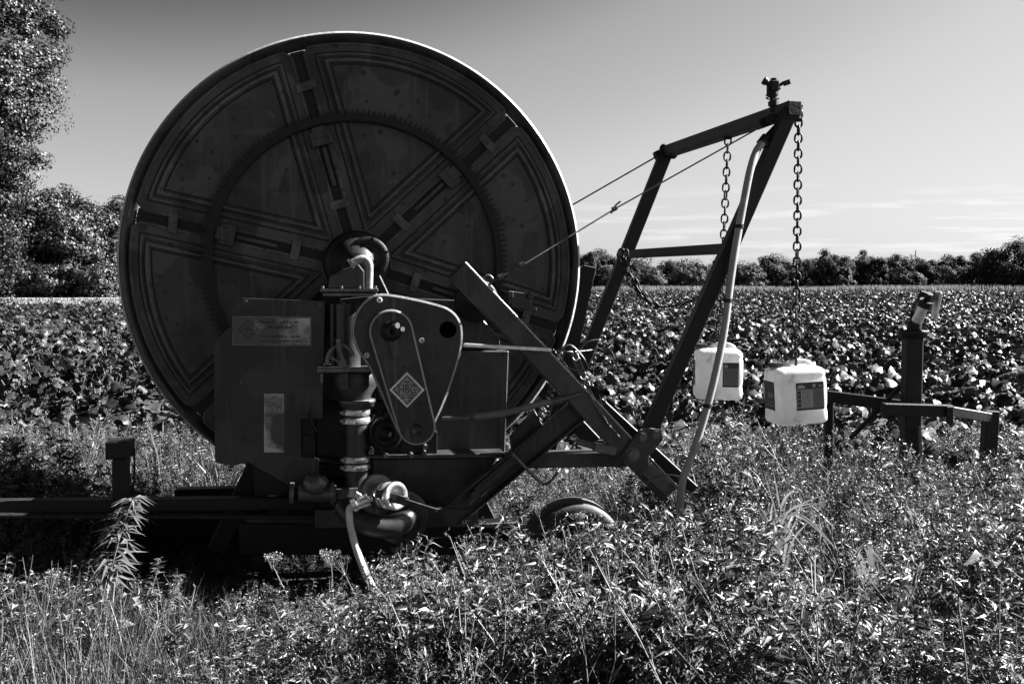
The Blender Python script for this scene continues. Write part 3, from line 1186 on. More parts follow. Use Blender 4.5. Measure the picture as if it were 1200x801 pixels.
# odd rods, spring and hydraulic hose around the boom
mb = MB()
mb.bar(M(543, 404, VF - .08), M(646, 410, VF - .05), .020, .016)
mb.build("control_rod", "bright", mach, bevel=.004)
mb = MB()
pts = [M(632 + (658 - 632) * t / 90 + 3.4 * math.cos(t * .75) * .85, 492 + (428 - 492) * t / 90 + 3.4 * math.cos(t * .75) * .5, VF + .10 + .03 * math.sin(t * .75)) for t in range(91)]
mb.tube(pts, .0055, n=5)
mb.build("tension_spring", "steel", mach)
mb = MB()
mb.tube(catmull([M(556, 488, VF - .02), M(575, 486, VF - .03), M(600, 482, VF - .04), M(625, 475, VF - .05), M(652, 469, VF - .05)], 6), .0165, n=12)
mb.build("hydraulic_hose", "hose_dark", mach)
mb = MB()
mb.cyl(M(648, 470, VF - .05), M(660, 467, VF - .05), .021, n=10)
mb.cyl(M(660, 467, VF - .05), M(682, 461, VF - .05), .012, n=10)
mb.build("hose_coupling", "steel", mach)
mb = MB()
mb.cyl(M(556, 488, VF - .02), M(544, 490, VF - .02), .012, n=10)
mb.cyl(M(552, 489, VF - .02), M(556, 488, VF - .02), .022, n=6)
mb.cyl(M(519, 490, VF + .05), M(546, 490, VF - .02), .010, n=10)
mb.build("hose_coupling", "steel", mach)
mb = MB()
mb.tube(catmull([M(600, 531, VF - .0), M(625, 557, VF), M(636, 566, VF), M(645, 564, VF), M(656, 549, VF + .05)], 5), .0085, n=8)
mb.build("bent_rod", "steel", mach)
# loose wires and links where the boom passes the reel
def wob(pts, n=5, r_=.004):
    mb = MB()
    mb.tube(catmull(pts, n), r_, n=5)
    mb.build("loose_wire", "steel", mach)
wob([M(645, 410, VF - .05), M(672, 412, VF), M(700, 409, VF + .1)])
wob([M(648, 409, VF), M(660, 424, VF), M(672, 440, VF)])
wob([M(655, 412, VF), M(668, 404, VF), M(683, 418, VF), M(690, 432, VF)])
wob([M(676, 412, VF + .05), M(690, 400, VF + .05), M(702, 398, VF + .05)])
wob([M(690, 460, VF - .06), M(698, 475, VF - .06), M(710, 493, VF - .06), M(727, 513, VF - .06)])
wob([M(702, 462, VF), M(706, 478, VF), M(709, 492, VF - .04)])
wob([M(664, 430, VF), M(680, 436, VF), M(692, 442, VF), M(680, 450, VF)])
wob([M(758, 565, VF - .07), M(770, 558, VF - .1), M(785, 556, VF - .1), M(803, 560, VF)], r_=.005)
wob([M(787, 572, VF - .07), M(800, 572, VF - .1), M(813, 582, VF - .1), M(822, 597, VF - .1)], r_=.005)
mb = MB()
for q in range(9):
    c = M(672 + q * 2.2, 412 + q * 5.5, VF + .08)
    ring = [c + Vector((.016 * math.cos(t), .012 * math.sin(t) * (q % 2), .022 * math.sin(t))) for t in np.linspace(0, 2 * math.pi, 10, endpoint=False)]
    mb.tube(ring, .0045, n=5, closed=True)
mb.build("link_chain", "steel", mach)
mb = MB()
mb.cyl(M(690, 470, VF + .05), M(702, 458, VF + .05), .040, n=12)
mb.build("cable_pulley", "black", mach)
mb = MB()
mb.cyl(M(664, 497, VF + .25), M(664, 497, VF + .33), .065, n=24)
mb.bar(M(664, 497, VF + .29), M(690, 462, VF + .29), .05, .03)
mb.build("guide_roller", "black", mach)
# post of the rear frame
mb = MB()
mb.bar(M(690, 312, .75), M(667, 420, .75), .085, .07)
mb.bar(M(667, 420, .75), M(640, 540, .75), .085, .07)
mb.bar(M(697, 318, .75), M(660, 317, .75), .06, .06)
mb.build("rear_post", "black", mach, bevel=.004)

# wheels
def wheel(cx, v, rr, wdt):
    mb = MB()
    h = wdt / 2
    mb.lathe([(rr * .60, -h * .8), (rr * .66, -h), (rr * .88, -h * 1.02), (rr * .96, -h * .85), (rr * .995, -h * .55), (rr * .995, -h * .5), (rr * .96, -h * .48), (rr * .96, -h * .40), (rr, -h * .38), (rr, -h * .1), (rr * .965, -h * .08), (rr * .965, h * .08), (rr, h * .1), (rr, h * .38), (rr * .96, h * .40), (rr * .96, h * .48), (rr * .995, h * .5), (rr * .96, h * .85), (rr * .88, h * 1.02), (rr * .66, h), (rr * .60, h * .8)], (cx, v, rr - .015), n=64)
    w_ = mb.build("tyre_wheel", "rubber", mach)
    mb = MB()
    mb.lathe([(rr * .63, -h * .75), (rr * .60, -h * .92), (rr * .56, -h * .85), (rr * .54, -h * .25), (rr * .28, -h * .1), (rr * .26, -h * .5), (rr * .12, -h * .55), (rr * .12, -h * .8), (.001, -h * .8)], (cx, v, rr - .015), n=40)
    mb.lathe([(rr * .63, h * .75), (rr * .54, h * .6), (rr * .5, h * .2), (.001, h * .2)], (cx, v, rr - .015), n=40)
    for q in range(6):
        a = q * math.pi / 3
        c = Vector((cx + rr * .38 * math.cos(a), v - h * .2, rr - .015 + rr * .38 * math.sin(a)))
        mb.cyl(c, c + Vector((0, -.03, 0)), .012, n=6)
    mb.build("rim", "paint", w_)
wc = M(672, 644, -.42)
wheel(wc.x, -.38, .272, .19)
wheel(wc.x - .62, 1.25, .272, .19)
mb = MB()
mb.cyl((wc.x, -.38, .257), (wc.x, .2, .257), .035, n=14)
mb.build("wheel_axle", "black", mach)

# ================================================================== HANGING THINGS
def W(px, py, v): return local_to_world(M(px, py, v))


def link_chain(mb, path, pitch, wire, wide):
    """Interlocked oval links along a polyline."""
    pts = [Vector(p) for p in path]
    d = [0.0]
    for a, b in zip(pts, pts[1:]): d.append(d[-1] + (b - a).length)
    tot = d[-1]
    n = max(2, int(round(tot / pitch)))
    def at(s):
        s = min(max(s, 0), tot)
        for i in range(len(pts) - 1):
            if s <= d[i + 1]:
                return pts[i].lerp(pts[i + 1], (s - d[i]) / max(1e-9, d[i + 1] - d[i]))
        return pts[-1]
    for i in range(n):
        a, b = at(i * tot / n), at((i + 1) * tot / n)
        c = (a + b) / 2
        t = (b - a).normalized()
        x = (Vector((0.35, 1, 0)) if i % 2 else Vector((1, -0.35, 0)))
        x = Matrix.Rotation(random.uniform(-.25, .25), 3, t) @ x
        x = (x - t * x.dot(t)).normalized()
        half, w = pitch * .5 + wire * .7, wide / 2
        ring = []
        for q in range(14):
            an = 2 * math.pi * q / 14
            ca, sa = math.cos(an), math.sin(an)
            ring.append(c + t * ((half - w) * (1 if sa > 0 else -1) * (abs(sa) > 1e-6) + w * sa) + x * (w * ca))
        mb.tube(ring, wire, n=6, closed=True)


J1 = W(932.5, 427, VF)       # chain bottom, near jug handle
CT1 = W(936, 131, VF)
sc1 = CT1.y / F
mb = MB()
link_chain(mb, [CT1 + Vector((0, 0, -.035)), J1], .0405, .0056, .036)
ch1 = mb.build("hanging_chain", "black")
tag(ch1, "long chain hanging from the lift frame's outer top corner, in open sky", "chain", "hanging chains")
mb = MB()
ring = [CT1 + Vector((.02 * math.cos(t), .004, .026 * math.sin(t) - .012)) for t in np.linspace(0, 2 * math.pi, 16, endpoint=False)]
mb.tube(ring, .006, n=6, closed=True)
mb.box(CT1 + Vector((0, 0, -.042)), (.034, .02, .018))
mb.build("shackle", "black", ch1)

RTw, LTw = local_to_world(RT), local_to_world(LT)
# point of the top bar that is seen at px 851
best = min((abs(600 + F * (RTw.lerp(LTw, t).x) / (RTw.lerp(LTw, t).y * CP) - 851), t) for t in np.linspace(0, 1, 400))[1]
CT2 = RTw.lerp(LTw, float(best)) + Vector((0, 0, -.04))
Y2 = CT2.y
J2 = P(842.5, 405, Y2)
mb = MB()
link_chain(mb, [CT2, J2], .0405 * Y2 / 5.0 * .95, .0058, .038)
ch2 = mb.build("hanging_chain", "black")
tag(ch2, "chain hanging from the middle of the sloping top bar, passing behind the cross bar", "chain", "hanging chains")
mb = MB()
mb.tube([CT2 + Vector((.018 * math.cos(t), .0, .03 * math.sin(t) + .03)) for t in np.linspace(0, 2 * math.pi, 14, endpoint=False)], .006, n=6, closed=True)
mb.box(CT2 + Vector((0, 0, -.005)), (.04, .02, .02))
mb.build("shackle", "black", ch2)
mb = MB()
Ys = 6.35
link_chain(mb, catmull([P(729, 292, Ys), P(726, 306, Ys), P(741, 334, Ys), P(760, 354, Ys), P(775, 359.5, Ys), P(800, 356, Ys - .25), P(822, 347, Ys - .5), P(843, 334, Ys - .7)], 10), .052, .006, .036)
link_chain(mb, catmull([P(733, 293, Ys), P(735, 312, Ys), P(750, 340, Ys), P(764, 354, Ys), P(771, 360, Ys)], 10), .052, .006, .036)
mb.tube([P(776 + 3 * math.cos(t), 353 + 3 * math.sin(t), Ys) for t in np.linspace(0, 2 * math.pi, 10, endpoint=False)], .004, n=5, closed=True)
ch3 = mb.build("slack_chain", "black")
tag(ch3, "slack doubled chain drooping between the two leaning frame legs below the cross bar", "chain")

# drain hose along the near leg
mb = MB()
mb.tube(catmull([W(893, 168, VF - .02), W(886, 178, VF - .03), W(879, 200, VF - .05), W(871, 240, VF - .06), W(862, 290, VF - .07), W(856, 330, VF - .08), W(849, 385, VF - .09), W(838, 440, VF - .10), W(825, 490, VF - .10), W(812, 530, VF - .10), W(800, 562, VF - .10), W(796, 600, VF - .08)], 8), .0195, n=14)
hose = mb.build("drain_hose", "hose")
for px, py, dv in ((866.5, 265, -.065), (853, 352, -.083), (829, 475, -.10)):
    mb = MB()
    c0, c1 = W(px, py - 2.2, VF + dv), W(px, py + 2.2, VF + dv)
    mb.cyl(c0, c1, .0225, n=14)
    mb.cyl(c0.lerp(c1, .5) + Vector((-.02, -.012, 0)), c0.lerp(c1, .5) + Vector((-.038, -.016, .006)), .005, n=6)
    mb.build("cable_tie", "black", hose)
tag(hose, "long pale rubber hose hanging from the frame's top beside the near leg", "hose")


# ---- jugs
def jug(w, d, h, flip):
    """Milky canister, base centre at the origin, handle top at z = h. x = wide side, -y = labelled face."""
    root = empty("plastic_jug", (0, 0, 0))
    nx = 40
    rc = .035
    def ring(z, inset, rr):
        hw, hd = w / 2 - inset, d / 2 - inset
        rr = min(rr, hw * .95, hd * .95)
        pts = []
        for cx, cy, a0 in ((hw - rr, hd - rr, 0), (-hw + rr, hd - rr, 90), (-hw + rr, -hd + rr, 180), (hw - rr, -hd + rr, 270)):
            for q in range(7):
                a = R(a0 + q * 15)
                pts.append((cx + rr * math.cos(a), cy + rr * math.sin(a), z))
        return pts
    hb = h * .93
    prof = [(0.004, .028), (0.0, .018), (.004, .008), (.014, .001), (.03, .0), (.06, .0), (.075, .0025), (.085, .0025), (.10, .0), (hb * .5, -.0015), (hb * .78, .0), (hb * .81, .003), (hb * .84, .003), (hb * .87, .001), (hb * .93, .006), (hb * .975, .016), (hb, .034), (hb + .002, .06)]
    mb = MB()
    rings = [ring(z, i, rc + i * .3) for z, i in prof]
    n = len(rings[0])
    vs = [p for r_ in rings for p in r_]
    fs = [(j * n + i, j * n + (i + 1) % n, (j + 1) * n + (i + 1) % n, (j + 1) * n + i) for j in range(len(rings) - 1) for i in range(n)]
    mb.add(vs, fs, True)
    mb.add(rings[0], [tuple(range(n - 1, -1, -1))])
    mb.add(rings[-1], [tuple(range(n))])
    body = mb.build("body", "jug", root)
    mb = MB()
    hp = catmull([(-w * .18, 0, hb - .012), (-w * .15, 0, hb + .010), (-w * .02, 0, h), (w * .16, 0, h + .002), (w * .30, 0, hb + .012), (w * .37, 0, hb - .014)], 6)
    mb.tube(hp, .013, n=12)
    mb.build("handle", "jug", root)
    mb = MB()
    mb.cyl((-w * .36, 0, hb - .012), (-w * .36, 0, hb + .004), .032, n=24)
    mb.build("neck", "jug", root)
    mb = MB()
    mb.cyl((-w * .36, 0, hb + .002), (-w * .36, 0, hb + .026), .036, .034, n=24)
    for q in range(24):
        a = q * math.pi / 12
        mb.bar((-w * .36 + .036 * math.cos(a), .036 * math.sin(a), hb + .003), (-w * .36 + .036 * math.cos(a), .036 * math.sin(a), hb + .024), .004, .004)
    mb.build("screw_cap", "cap", root)

    def lab(mb, x0, z0, x1, z1, off, t=.0006, face="front"):
        if face == "front":
            mb.box(((x0 + x1) / 2, -d / 2 - .0022 - off, (z0 + z1) / 2), (x1 - x0, t, z1 - z0))
        else:
            mb.box((-w / 2 - .0022 - off, (x0 + x1) / 2, (z0 + z1) / 2), (t, x1 - x0, z1 - z0))
    lx0, lx1, lz0, lz1 = -w * .15, w * .40, h * .24, h * .69
    if flip: lx0, lx1 = w * .06, w * .40
    lw, lh = lx1 - lx0, lz1 - lz0
    mb = MB(); lab(mb, lx0, lz0, lx1, lz1, 0)
    fl = mb.build("front_label", "label_grey", root)
    mb = MB()
    lab(mb, lx0, lz1 - lh * .24, lx1, lz1, .001)
    lab(mb, lx0, lz0, lx1, lz0 + lh * .07, .001)
    if not flip:
        for q in range(4):
            z = lz0 + lh * (.14 + q * .15)
            lab(mb, lx0 + lw * .05, z, lx0 + lw * .17, z + lh * .10, .001)
    else:
        lab(mb, lx0, lz0, lx0 + lw * .07, lz1, .0016)
    rows = 16
    for q in range(rows):
        z = lz0 + lh * (.11 + q * .62 / rows)
        for x0, x1 in (((.22, .54), (.63, .95)) if not flip else ((.14, .93),)):
            x = x0
            while x < x1:
                ww = random.uniform(.02, .07)
                lab(mb, lx0 + lw * x, z, lx0 + lw * min(x + ww, x1), z + lh * .016, .001)
                x += ww + random.uniform(.01, .03)
    mb.build("label_print", "label_dark", fl)
    mb = MB()
    lab(mb, lx0 + lw * .05, lz1 - lh * .20, lx0 + lw * .32, lz1 - lh * .13, .002)
    lab(mb, lx0 + lw * .10, lz1 - lh * .12, lx0 + lw * .26, lz1 - lh * .08, .002)
    if not flip:
        lab(mb, lx0 + lw * .60, lz1 - lh * .19, lx0 + lw * .70, lz1 - lh * .07, .002)
        lab(mb, lx0 + lw * .80, lz1 - lh * .16, lx0 + lw * .93, lz1 - lh * .12, .002)
    if not flip:
        lab(mb, lx0 + lw * .18, lz0 + lh * .09, lx0 + lw * .58, lz0 + lh * .73, .0006, .0004)
    mb.build("label_logo", "label_pale", fl)
    mb = MB(); lab(mb, -d * .30, h * .24, d * .34, h * .71, 0, face="side")
    sl = mb.build("side_label", "label_dark", root)
    mb = MB()
    lab(mb, -d * .2, h * .44, d * .1, h * .52, .0008, face="side")
    lab(mb, -d * .24, h * .30, d * .22, h * .33, .0008, face="side")
    lab(mb, -d * .24, h * .36, d * .16, h * .38, .0008, face="side")
    mb.build("label_print", "label_grey", sl)
    return root


def place_jug(px0, px1, py_top, py_bot, Y, rz, tilt, flip, label):
    s = Y / F
    h = (py_bot - py_top) * s
    w = (px1 - px0) * s
    j = jug(w * .945, w * .80, h, flip)
    base = P((px0 + px1) / 2, py_bot, Y)
    j.location = base
    j.rotation_euler = (0, R(tilt), R(rz))
    tag(j, label, "jug", "white jugs hung as weights")
    return j


place_jug(901, 965, 423, 494, J1.y, 6, -3.5, False, "white plastic jug with a square printed label, on the outer corner's chain")
place_jug(812, 869, 403, 466, J2.y, -6, 0.5, True, "white plastic jug half crossed by the pale hose, behind the near frame leg")

# ================================================================== SPRINKLER GUN STAND
GY = 7.0
gp = P(1068, 520, GY)
gun = empty("sprinkler_gun_stand", (gp.x, gp.y, 0))
tag(gun, "dark sled-mounted sprinkler gun with a tilted barrel, standing in weeds at the field edge", "sprinkler gun")


def G(px, py, dy=0.0):
    p = P(px, py, GY + dy)
    return Vector((p.x - gp.x, p.y - gp.y, p.z))


mb = MB()
a = G(1069.5, 395); b = G(1068, 600)
mb.bar(a, (a.x, 0, 0.05), .118, .11)
post = mb.build("post", "black", gun, bevel=.008)
mb = MB()
c = G(1071, 391)
mb.lathe([(.001, .028), (.10, .028), (.104, .02), (.104, .0), (.09, -.004), (.09, -.028), (.001, -.028)], c, axis="z", n=28)
for q in range(8):
    t = q * math.pi / 4
    mb.cyl(c + Vector((.088 * math.cos(t), .088 * math.sin(t), .026)), c + Vector((.088 * math.cos(t), .088 * math.sin(t), .042)), .011, n=6)
mb.build("top_flange", "black", gun)
mb = MB()
mb.cyl(G(1071, 388), G(1072, 376), .05, n=18)
mb.cyl(G(1072, 378), G(1076, 368), .042, .04, n=18)
mb.build("swivel", "black", gun)
mb = MB()
mb.cyl(G(1075, 376, -.04), G(1085, 354, -.12), .040, .034, n=20)
mb.build("gun_barrel", "bright", gun)
mb = MB()
mb.cyl(G(1083, 359, -.11), G(1086, 352, -.13), .048, n=18)
mb.cyl(G(1085.5, 354, -.12), G(1090, 344, -.16), .028, .022, n=16)
mb.build("nozzle_ring", "black", gun)
mb = MB()
mb.bar(G(1071, 373, .02), G(1085, 342, -.02), .075, .02, up=(0, 1, 0))
mb.prism([(G(1079, 343).x, G(1079, 343).z), (G(1092, 341).x, G(1092, 341).z), (G(1101, 341).x, G(1101, 341).z), (G(1096, 352).x, G(1096, 352).z), (G(1082, 352).x, G(1082, 352).z)], .0, .03)
mb.build("deflector", "black", gun, bevel=.004)
mb = MB()
mb.bar(G(1101, 342, -.1), G(1094, 373, -.06), .022, .07)
mb.bar(G(1094, 342, -.1), G(1102, 342, -.1), .012, .05)
mb.build("counterweight_arm", "bright", gun, bevel=.003)
# sled frame
mb = MB()
mb.bar(G(962, 463, .5), G(1060, 476, .1), .085, .07)
mb.build("side_rail", "black", gun, bevel=.005)
mb = MB()
mb.bar(G(1034, 479, -.15), G(1114, 481, -.12), .085, .07)
mb.bar(G(1112, 481, -.10), G(1166, 490, .15), .07, .07)
mb.bar(G(1113, 476, -.17), G(1113, 496, -.17), .05, .02)
mb.build("front_rail", "black", gun, bevel=.005)
mb = MB()
lt = G(1161, 484, .12)
mb.bar(lt + Vector((0, 0, .02)), (lt.x - .02, lt.y, 0.0), .10, .08)
mb.bar((lt.x - .05, lt.y - .3, .03), (lt.x - .05, lt.y + .5, .03), .08, .04)
mb.build("leg", "black", gun, bevel=.005)
mb = MB()
lt = G(971, 466, .48)
mb.bar(lt, (lt.x + .01, lt.y, 0.0), .06, .06)
mb.build("leg", "black", gun, bevel=.005)
mb = MB()
mb.bar(G(1068, 440, .09), G(996, 514, .2), .03, .03)
mb.build("brace", "black", gun, bevel=.004)
mb = MB()
mb.tube([G(1078, 500, -.1), G(1079, 530, -.12), G(1074, 560, -.15)], .012, n=8)
mb.build("drain_pipe", "steel", gun)


# ================================================================== VEGETATION (numpy)
def np_mesh(name, V, T, mat, parent=None):
    me = bpy.data.meshes.new(name)
    nv, nt_ = len(V), len(T)
    me.vertices.add(nv)
    me.vertices.foreach_set("co", np.ascontiguousarray(V, dtype=np.float32).ravel())
    me.loops.add(nt_ * 3)
    me.loops.foreach_set("vertex_index", np.ascontiguousarray(T, dtype=np.int32).ravel())
    me.polygons.add(nt_)
    me.polygons.foreach_set("loop_start", np.arange(0, nt_ * 3, 3, dtype=np.int32))
    if isinstance(mat, (list, tuple)):
        for m in mat[0]: me.materials.append(MT[m])
        me.polygons.foreach_set("material_index", np.asarray(mat[1], dtype=np.int32))
    else:
        me.materials.append(MT[mat])
    me.update(calc_edges=True)
    o = bpy.data.objects.new(name, me)
    COL.objects.link(o)
    if parent is not None: o.parent = parent
    return o


def norm(a):
    return a / np.maximum(np.linalg.norm(a, axis=-1, keepdims=True), 1e-9)


def leaf5(base, d, nrm, L, Wd, fold=.22, droop=.15):
    """N folded, drooping leaves: 5 vertices and 4 triangles each."""
    N = len(base)
    d = norm(d)
    side = norm(np.cross(d, nrm))
    up = norm(np.cross(side, d))
    L = np.broadcast_to(np.asarray(L, float), (N,))[:, None]
    Wd = np.broadcast_to(np.asarray(Wd, float), (N,))[:, None]
    mid = base + d * L * .42 + up * L * droop * .35
    tip = base + d * L - up * L * droop
    V = np.stack([base, mid + side * Wd * .5 + up * Wd * fold, mid, mid - side * Wd * .5 + up * Wd * fold, tip], 1).reshape(-1, 3)
    T0 = np.array([[0, 1, 2], [0, 2, 3], [1, 4, 2], [2, 4, 3]])
    T = (np.arange(N)[:, None, None] * 5 + T0[None]).reshape(-1, 3)
    return V, T


def ribbon(base, d, L, Wd, bend, seg=5):
    """N grass blades bending over: strips tapering to a point."""
    N = len(base)
    d = norm(d)
    hor = rng.normal(size=(N, 3)); hor[:, 2] = 0
    hor = norm(hor)
    side = norm(np.cross(d, hor))
    L = np.broadcast_to(np.asarray(L, float), (N,))[:, None]
    Wd = np.broadcast_to(np.asarray(Wd, float), (N,))[:, None]
    bend = np.broadcast_to(np.asarray(bend, float), (N,))[:, None]
    rows = []
    p = base.copy()
    cur = d.copy()
    for s in range(seg + 1):
        t = s / seg
        w = Wd * (0.6 + .6 * t - 1.2 * t * t) if s < seg else Wd * .02
        rows += [p + side * w * .5, p - side * w * .5]
        cur = norm(cur + (hor * 1.0 - np.array([0, 0, .35])) * bend / seg * (.4 + 1.6 * t))
        p = p + cur * L / seg
    V = np.stack(rows, 1).reshape(-1, 3)
    T0 = []
    for s in range(seg):
        T0 += [[2 * s, 2 * s + 1, 2 * s + 2], [2 * s + 1, 2 * s + 3, 2 * s + 2]]
    T0 = np.array(T0)
    T = (np.arange(N)[:, None, None] * (2 * seg + 2) + T0[None]).reshape(-1, 3)
    return V, T


def stems(a, b, r0, r1):
    """N three-sided tapered stems from a to b."""
    N = len(a)
    t = norm(b - a)
    x = norm(np.cross(t, np.array([.3, .9, .2])))
    y = np.cross(t, x)
    ang = [0, 2.094, 4.189]
    r0 = np.broadcast_to(np.asarray(r0, float), (N,))[:, None]
    r1 = np.broadcast_to(np.asarray(r1, float), (N,))[:, None]
    rows = [a + (x * math.cos(k) + y * math.sin(k)) * r0 for k in ang] + [b + (x * math.cos(k) + y * math.sin(k)) * r1 for k in ang]
    V = np.stack(rows, 1).reshape(-1, 3)
    T0 = []
    for k in range(3):
        j = (k + 1) % 3
        T0 += [[k, j, j + 3], [k, j + 3, k + 3]]
    T = (np.arange(N)[:, None, None] * 6 + np.array(T0)[None]).reshape(-1, 3)
    return V, T


def merge(parts):
    """[(V, T, material index)] -> V, T, M"""
    Vs, Ts, Ms, n = [], [], [], 0
    for V, T, m in parts:
        Vs.append(V); Ts.append(T + n); Ms.append(np.full(len(T), m) if np.isscalar(m) else m)
        n += len(V)
    return np.concatenate(Vs), np.concatenate(Ts), np.concatenate(Ms)


VEG = ["leaf_weed", "stem", "leaf_grass", "flower", "leaf_tuft"]


def stem_path(h, lean, n=8):
    a = rng.uniform(0, 2 * math.pi)
    t = np.linspace(0, 1, n)
    wob = rng.normal(0, .012, (n, 2)).cumsum(0) * t[:, None]
    return np.stack([np.cos(a) * lean * h * t ** 1.6 + wob[:, 0], np.sin(a) * lean * h * t ** 1.6 + wob[:, 1], h * t * (1 - .08 * lean)], 1)


def sample(path, t):
    k = np.clip(np.asarray(t) * (len(path) - 1), 0, len(path) - 1.001)
    i = k.astype(int)
    f = (k - i)[:, None]
    return path[i] * (1 - f) + path[i + 1] * f


def bushy(h, nb, nl, lmin, lmax, ratio):
    """Bushy small-leaved weed: a main stem, side branches and narrow leaves all along."""
    parts = []
    main = stem_path(h, rng.uniform(0, .35))
    parts.append((*stems(main[:-1], main[1:], np.linspace(.0032, .0012, len(main) - 1) * 1.1, np.linspace(.003, .0009, len(main) - 1)), 1))
    paths = [main]
    for _ in range(nb):
        t0 = rng.uniform(.25, .85)
        b0 = sample(main, [t0])[0]
        a = rng.uniform(0, 2 * math.pi)
        L = h * rng.uniform(.25, .55) * (1.15 - t0)
        s = np.linspace(0, 1, 5)[:, None]
        dirv = np.array([math.cos(a) * .6, math.sin(a) * .6, .85])
        br = b0 + dirv * L * s + np.array([0, 0, .15]) * L * s ** 2
        parts.append((*stems(br[:-1], br[1:], .0014, .0009), 1))
        paths.append(br)
    per = nl // len(paths)
    for q, pth in enumerate(paths):
        m = per * (2 if q == 0 else 1)
        t = rng.uniform(.12, 1, m) ** .75
        base = sample(pth, t)
        a = rng.uniform(0, 2 * math.pi, m)
        el = rng.uniform(-.1, .9, m)
        d = np.stack([np.cos(a) * np.cos(el), np.sin(a) * np.cos(el), np.sin(el)], 1)
        nr = np.stack([-np.cos(a) * .4, -np.sin(a) * .4, np.ones(m)], 1) + rng.normal(0, .65, (m, 3))
        L = rng.uniform(lmin, lmax, m) * (1.15 - .55 * t)
        parts.append((*leaf5(base, d, nr, L, L * ratio * rng.uniform(.8, 1.2, m), droop=rng.uniform(.05, .35)), 0))
    return merge(parts)


def heads(h, n_heads, spread):
    """Slender stems that end in clusters of pale florets."""
    parts = []
    for _ in range(n_heads):
        p = stem_path(h * rng.uniform(.7, 1.05), rng.uniform(.1, .5), 7)
        parts.append((*stems(p[:-1], p[1:], .0022, .0014), 1))
        top = p[-1]
        m = 9
        a = rng.uniform(0, 2 * math.pi, m)
        r_ = spread * rng.uniform(.4, 1, m)
        tips = top + np.stack([np.cos(a) * r_, np.sin(a) * r_, rng.uniform(.01, .05, m)], 1)
        parts.append((*stems(np.repeat(p[-2:-1], m, 0) * .35 + top * .65, tips, .0010, .0007), 1))
        k = 5
        b = np.repeat(tips, k, 0) + rng.normal(0, .004, (m * k, 3))
        d = rng.normal(0, 1, (m * k, 3)); d[:, 2] = abs(d[:, 2]) + .2
        parts.append((*leaf5(b, d, rng.normal(0, 1, (m * k, 3)), rng.uniform(.006, .011, m * k), .006), 3))
        ml = 14
        t = rng.uniform(.1, .9, ml)
        a = rng.uniform(0, 2 * math.pi, ml)
        d = np.stack([np.cos(a), np.sin(a), rng.uniform(.0, 1, ml)], 1)
        L = rng.uniform(.02, .05, ml)
        parts.append((*leaf5(sample(p, t), d, np.tile([0, 0, 1.], (ml, 1)) + rng.normal(0, .3, (ml, 3)), L, L * .2), 0))
    return merge(parts)


def grass(n, lmin, lmax, w, spread, bend=.9):
    base = np.zeros((n, 3))
    base[:, :2] = rng.normal(0, spread, (n, 2))
    d = np.stack([rng.normal(0, .22, n), rng.normal(0, .22, n), np.ones(n)], 1)
    L = rng.uniform(lmin, lmax, n)
    V, T = ribbon(base, d, L, w * rng.uniform(.6, 1.3, n), np.abs(rng.normal(0, bend, n)))
    return V, T, np.full(len(T), 2)


def broad(h, n, lmin, lmax, ratio):
    """Broad-leaved weed: leaf pairs up a stem."""
    p = stem_path(h, rng.uniform(.1, .5), 7)
    parts = [(*stems(p[:-1], p[1:], .0035, .0022), 1)]
    t = rng.uniform(.15, 1, n)
    a = rng.uniform(0, 2 * math.pi, n)
    el = rng.uniform(-.3, .5, n)
    d = np.stack([np.cos(a) * np.cos(el), np.sin(a) * np.cos(el), np.sin(el)], 1)
    base = sample(p, t)
    pet = base + d * .03
    parts.append((*stems(base, pet, .0012, .001), 1))
    L = rng.uniform(lmin, lmax, n)
    parts.append((*leaf5(pet, d, np.stack([-np.cos(a) * .3, -np.sin(a) * .3, np.ones(n)], 1) + rng.normal(0, .25, (n, 3)), L, L * ratio, droop=.3), 0))
    return merge(parts)


def scatter(templates, pos, scale, pick=None):
    """Merge turned, scaled copies of the templates standing at pos."""
    Vs, Ts, Ms, n = [], [], [], 0
    pick = rng.integers(0, len(templates), len(pos)) if pick is None else pick
    for i, p in enumerate(pos):
        V, T, m = templates[pick[i]]
        a = rng.uniform(0, 2 * math.pi)
        c, s = math.cos(a) * scale[i], math.sin(a) * scale[i]
        W_ = np.empty_like(V)
        W_[:, 0] = V[:, 0] * c - V[:, 1] * s + p[0]
        W_[:, 1] = V[:, 0] * s + V[:, 1] * c + p[1]
        W_[:, 2] = V[:, 2] * scale[i] + p[2]
        Vs.append(W_.astype(np.float32)); Ts.append(T + n); Ms.append(m)
        n += len(V)
    return np.concatenate(Vs), np.concatenate(Ts), np.concatenate(Ms)


def noise2(x, y, s, seed=0):
    """Cheap smooth noise in 0..1."""
    r = np.random.default_rng(seed)
    out = 0
    for k in range(5):
        a, ph, f = r.uniform(0, 6.28), r.uniform(0, 6.28), s * r.uniform(.6, 1.7)
        out = out + np.sin((x * math.cos(a) + y * math.sin(a)) * f + ph)
    return np.clip(out / 7 + .5, 0, 1)


# ---- weed strip round the machine
def local_uv(x, y):
    dx, dy = x - O.x, y - O.y
    return dx * UX.x + dy * UX.y, dx * VX.x + dy * VX.y


def weed_points(n, y0, y1):
    y = np.sqrt(rng.uniform(y0 ** 2, y1 ** 2, n))
    x = rng.uniform(-.60, .60, n) * y + rng.uniform(-.5, .5, n)
    return x, y


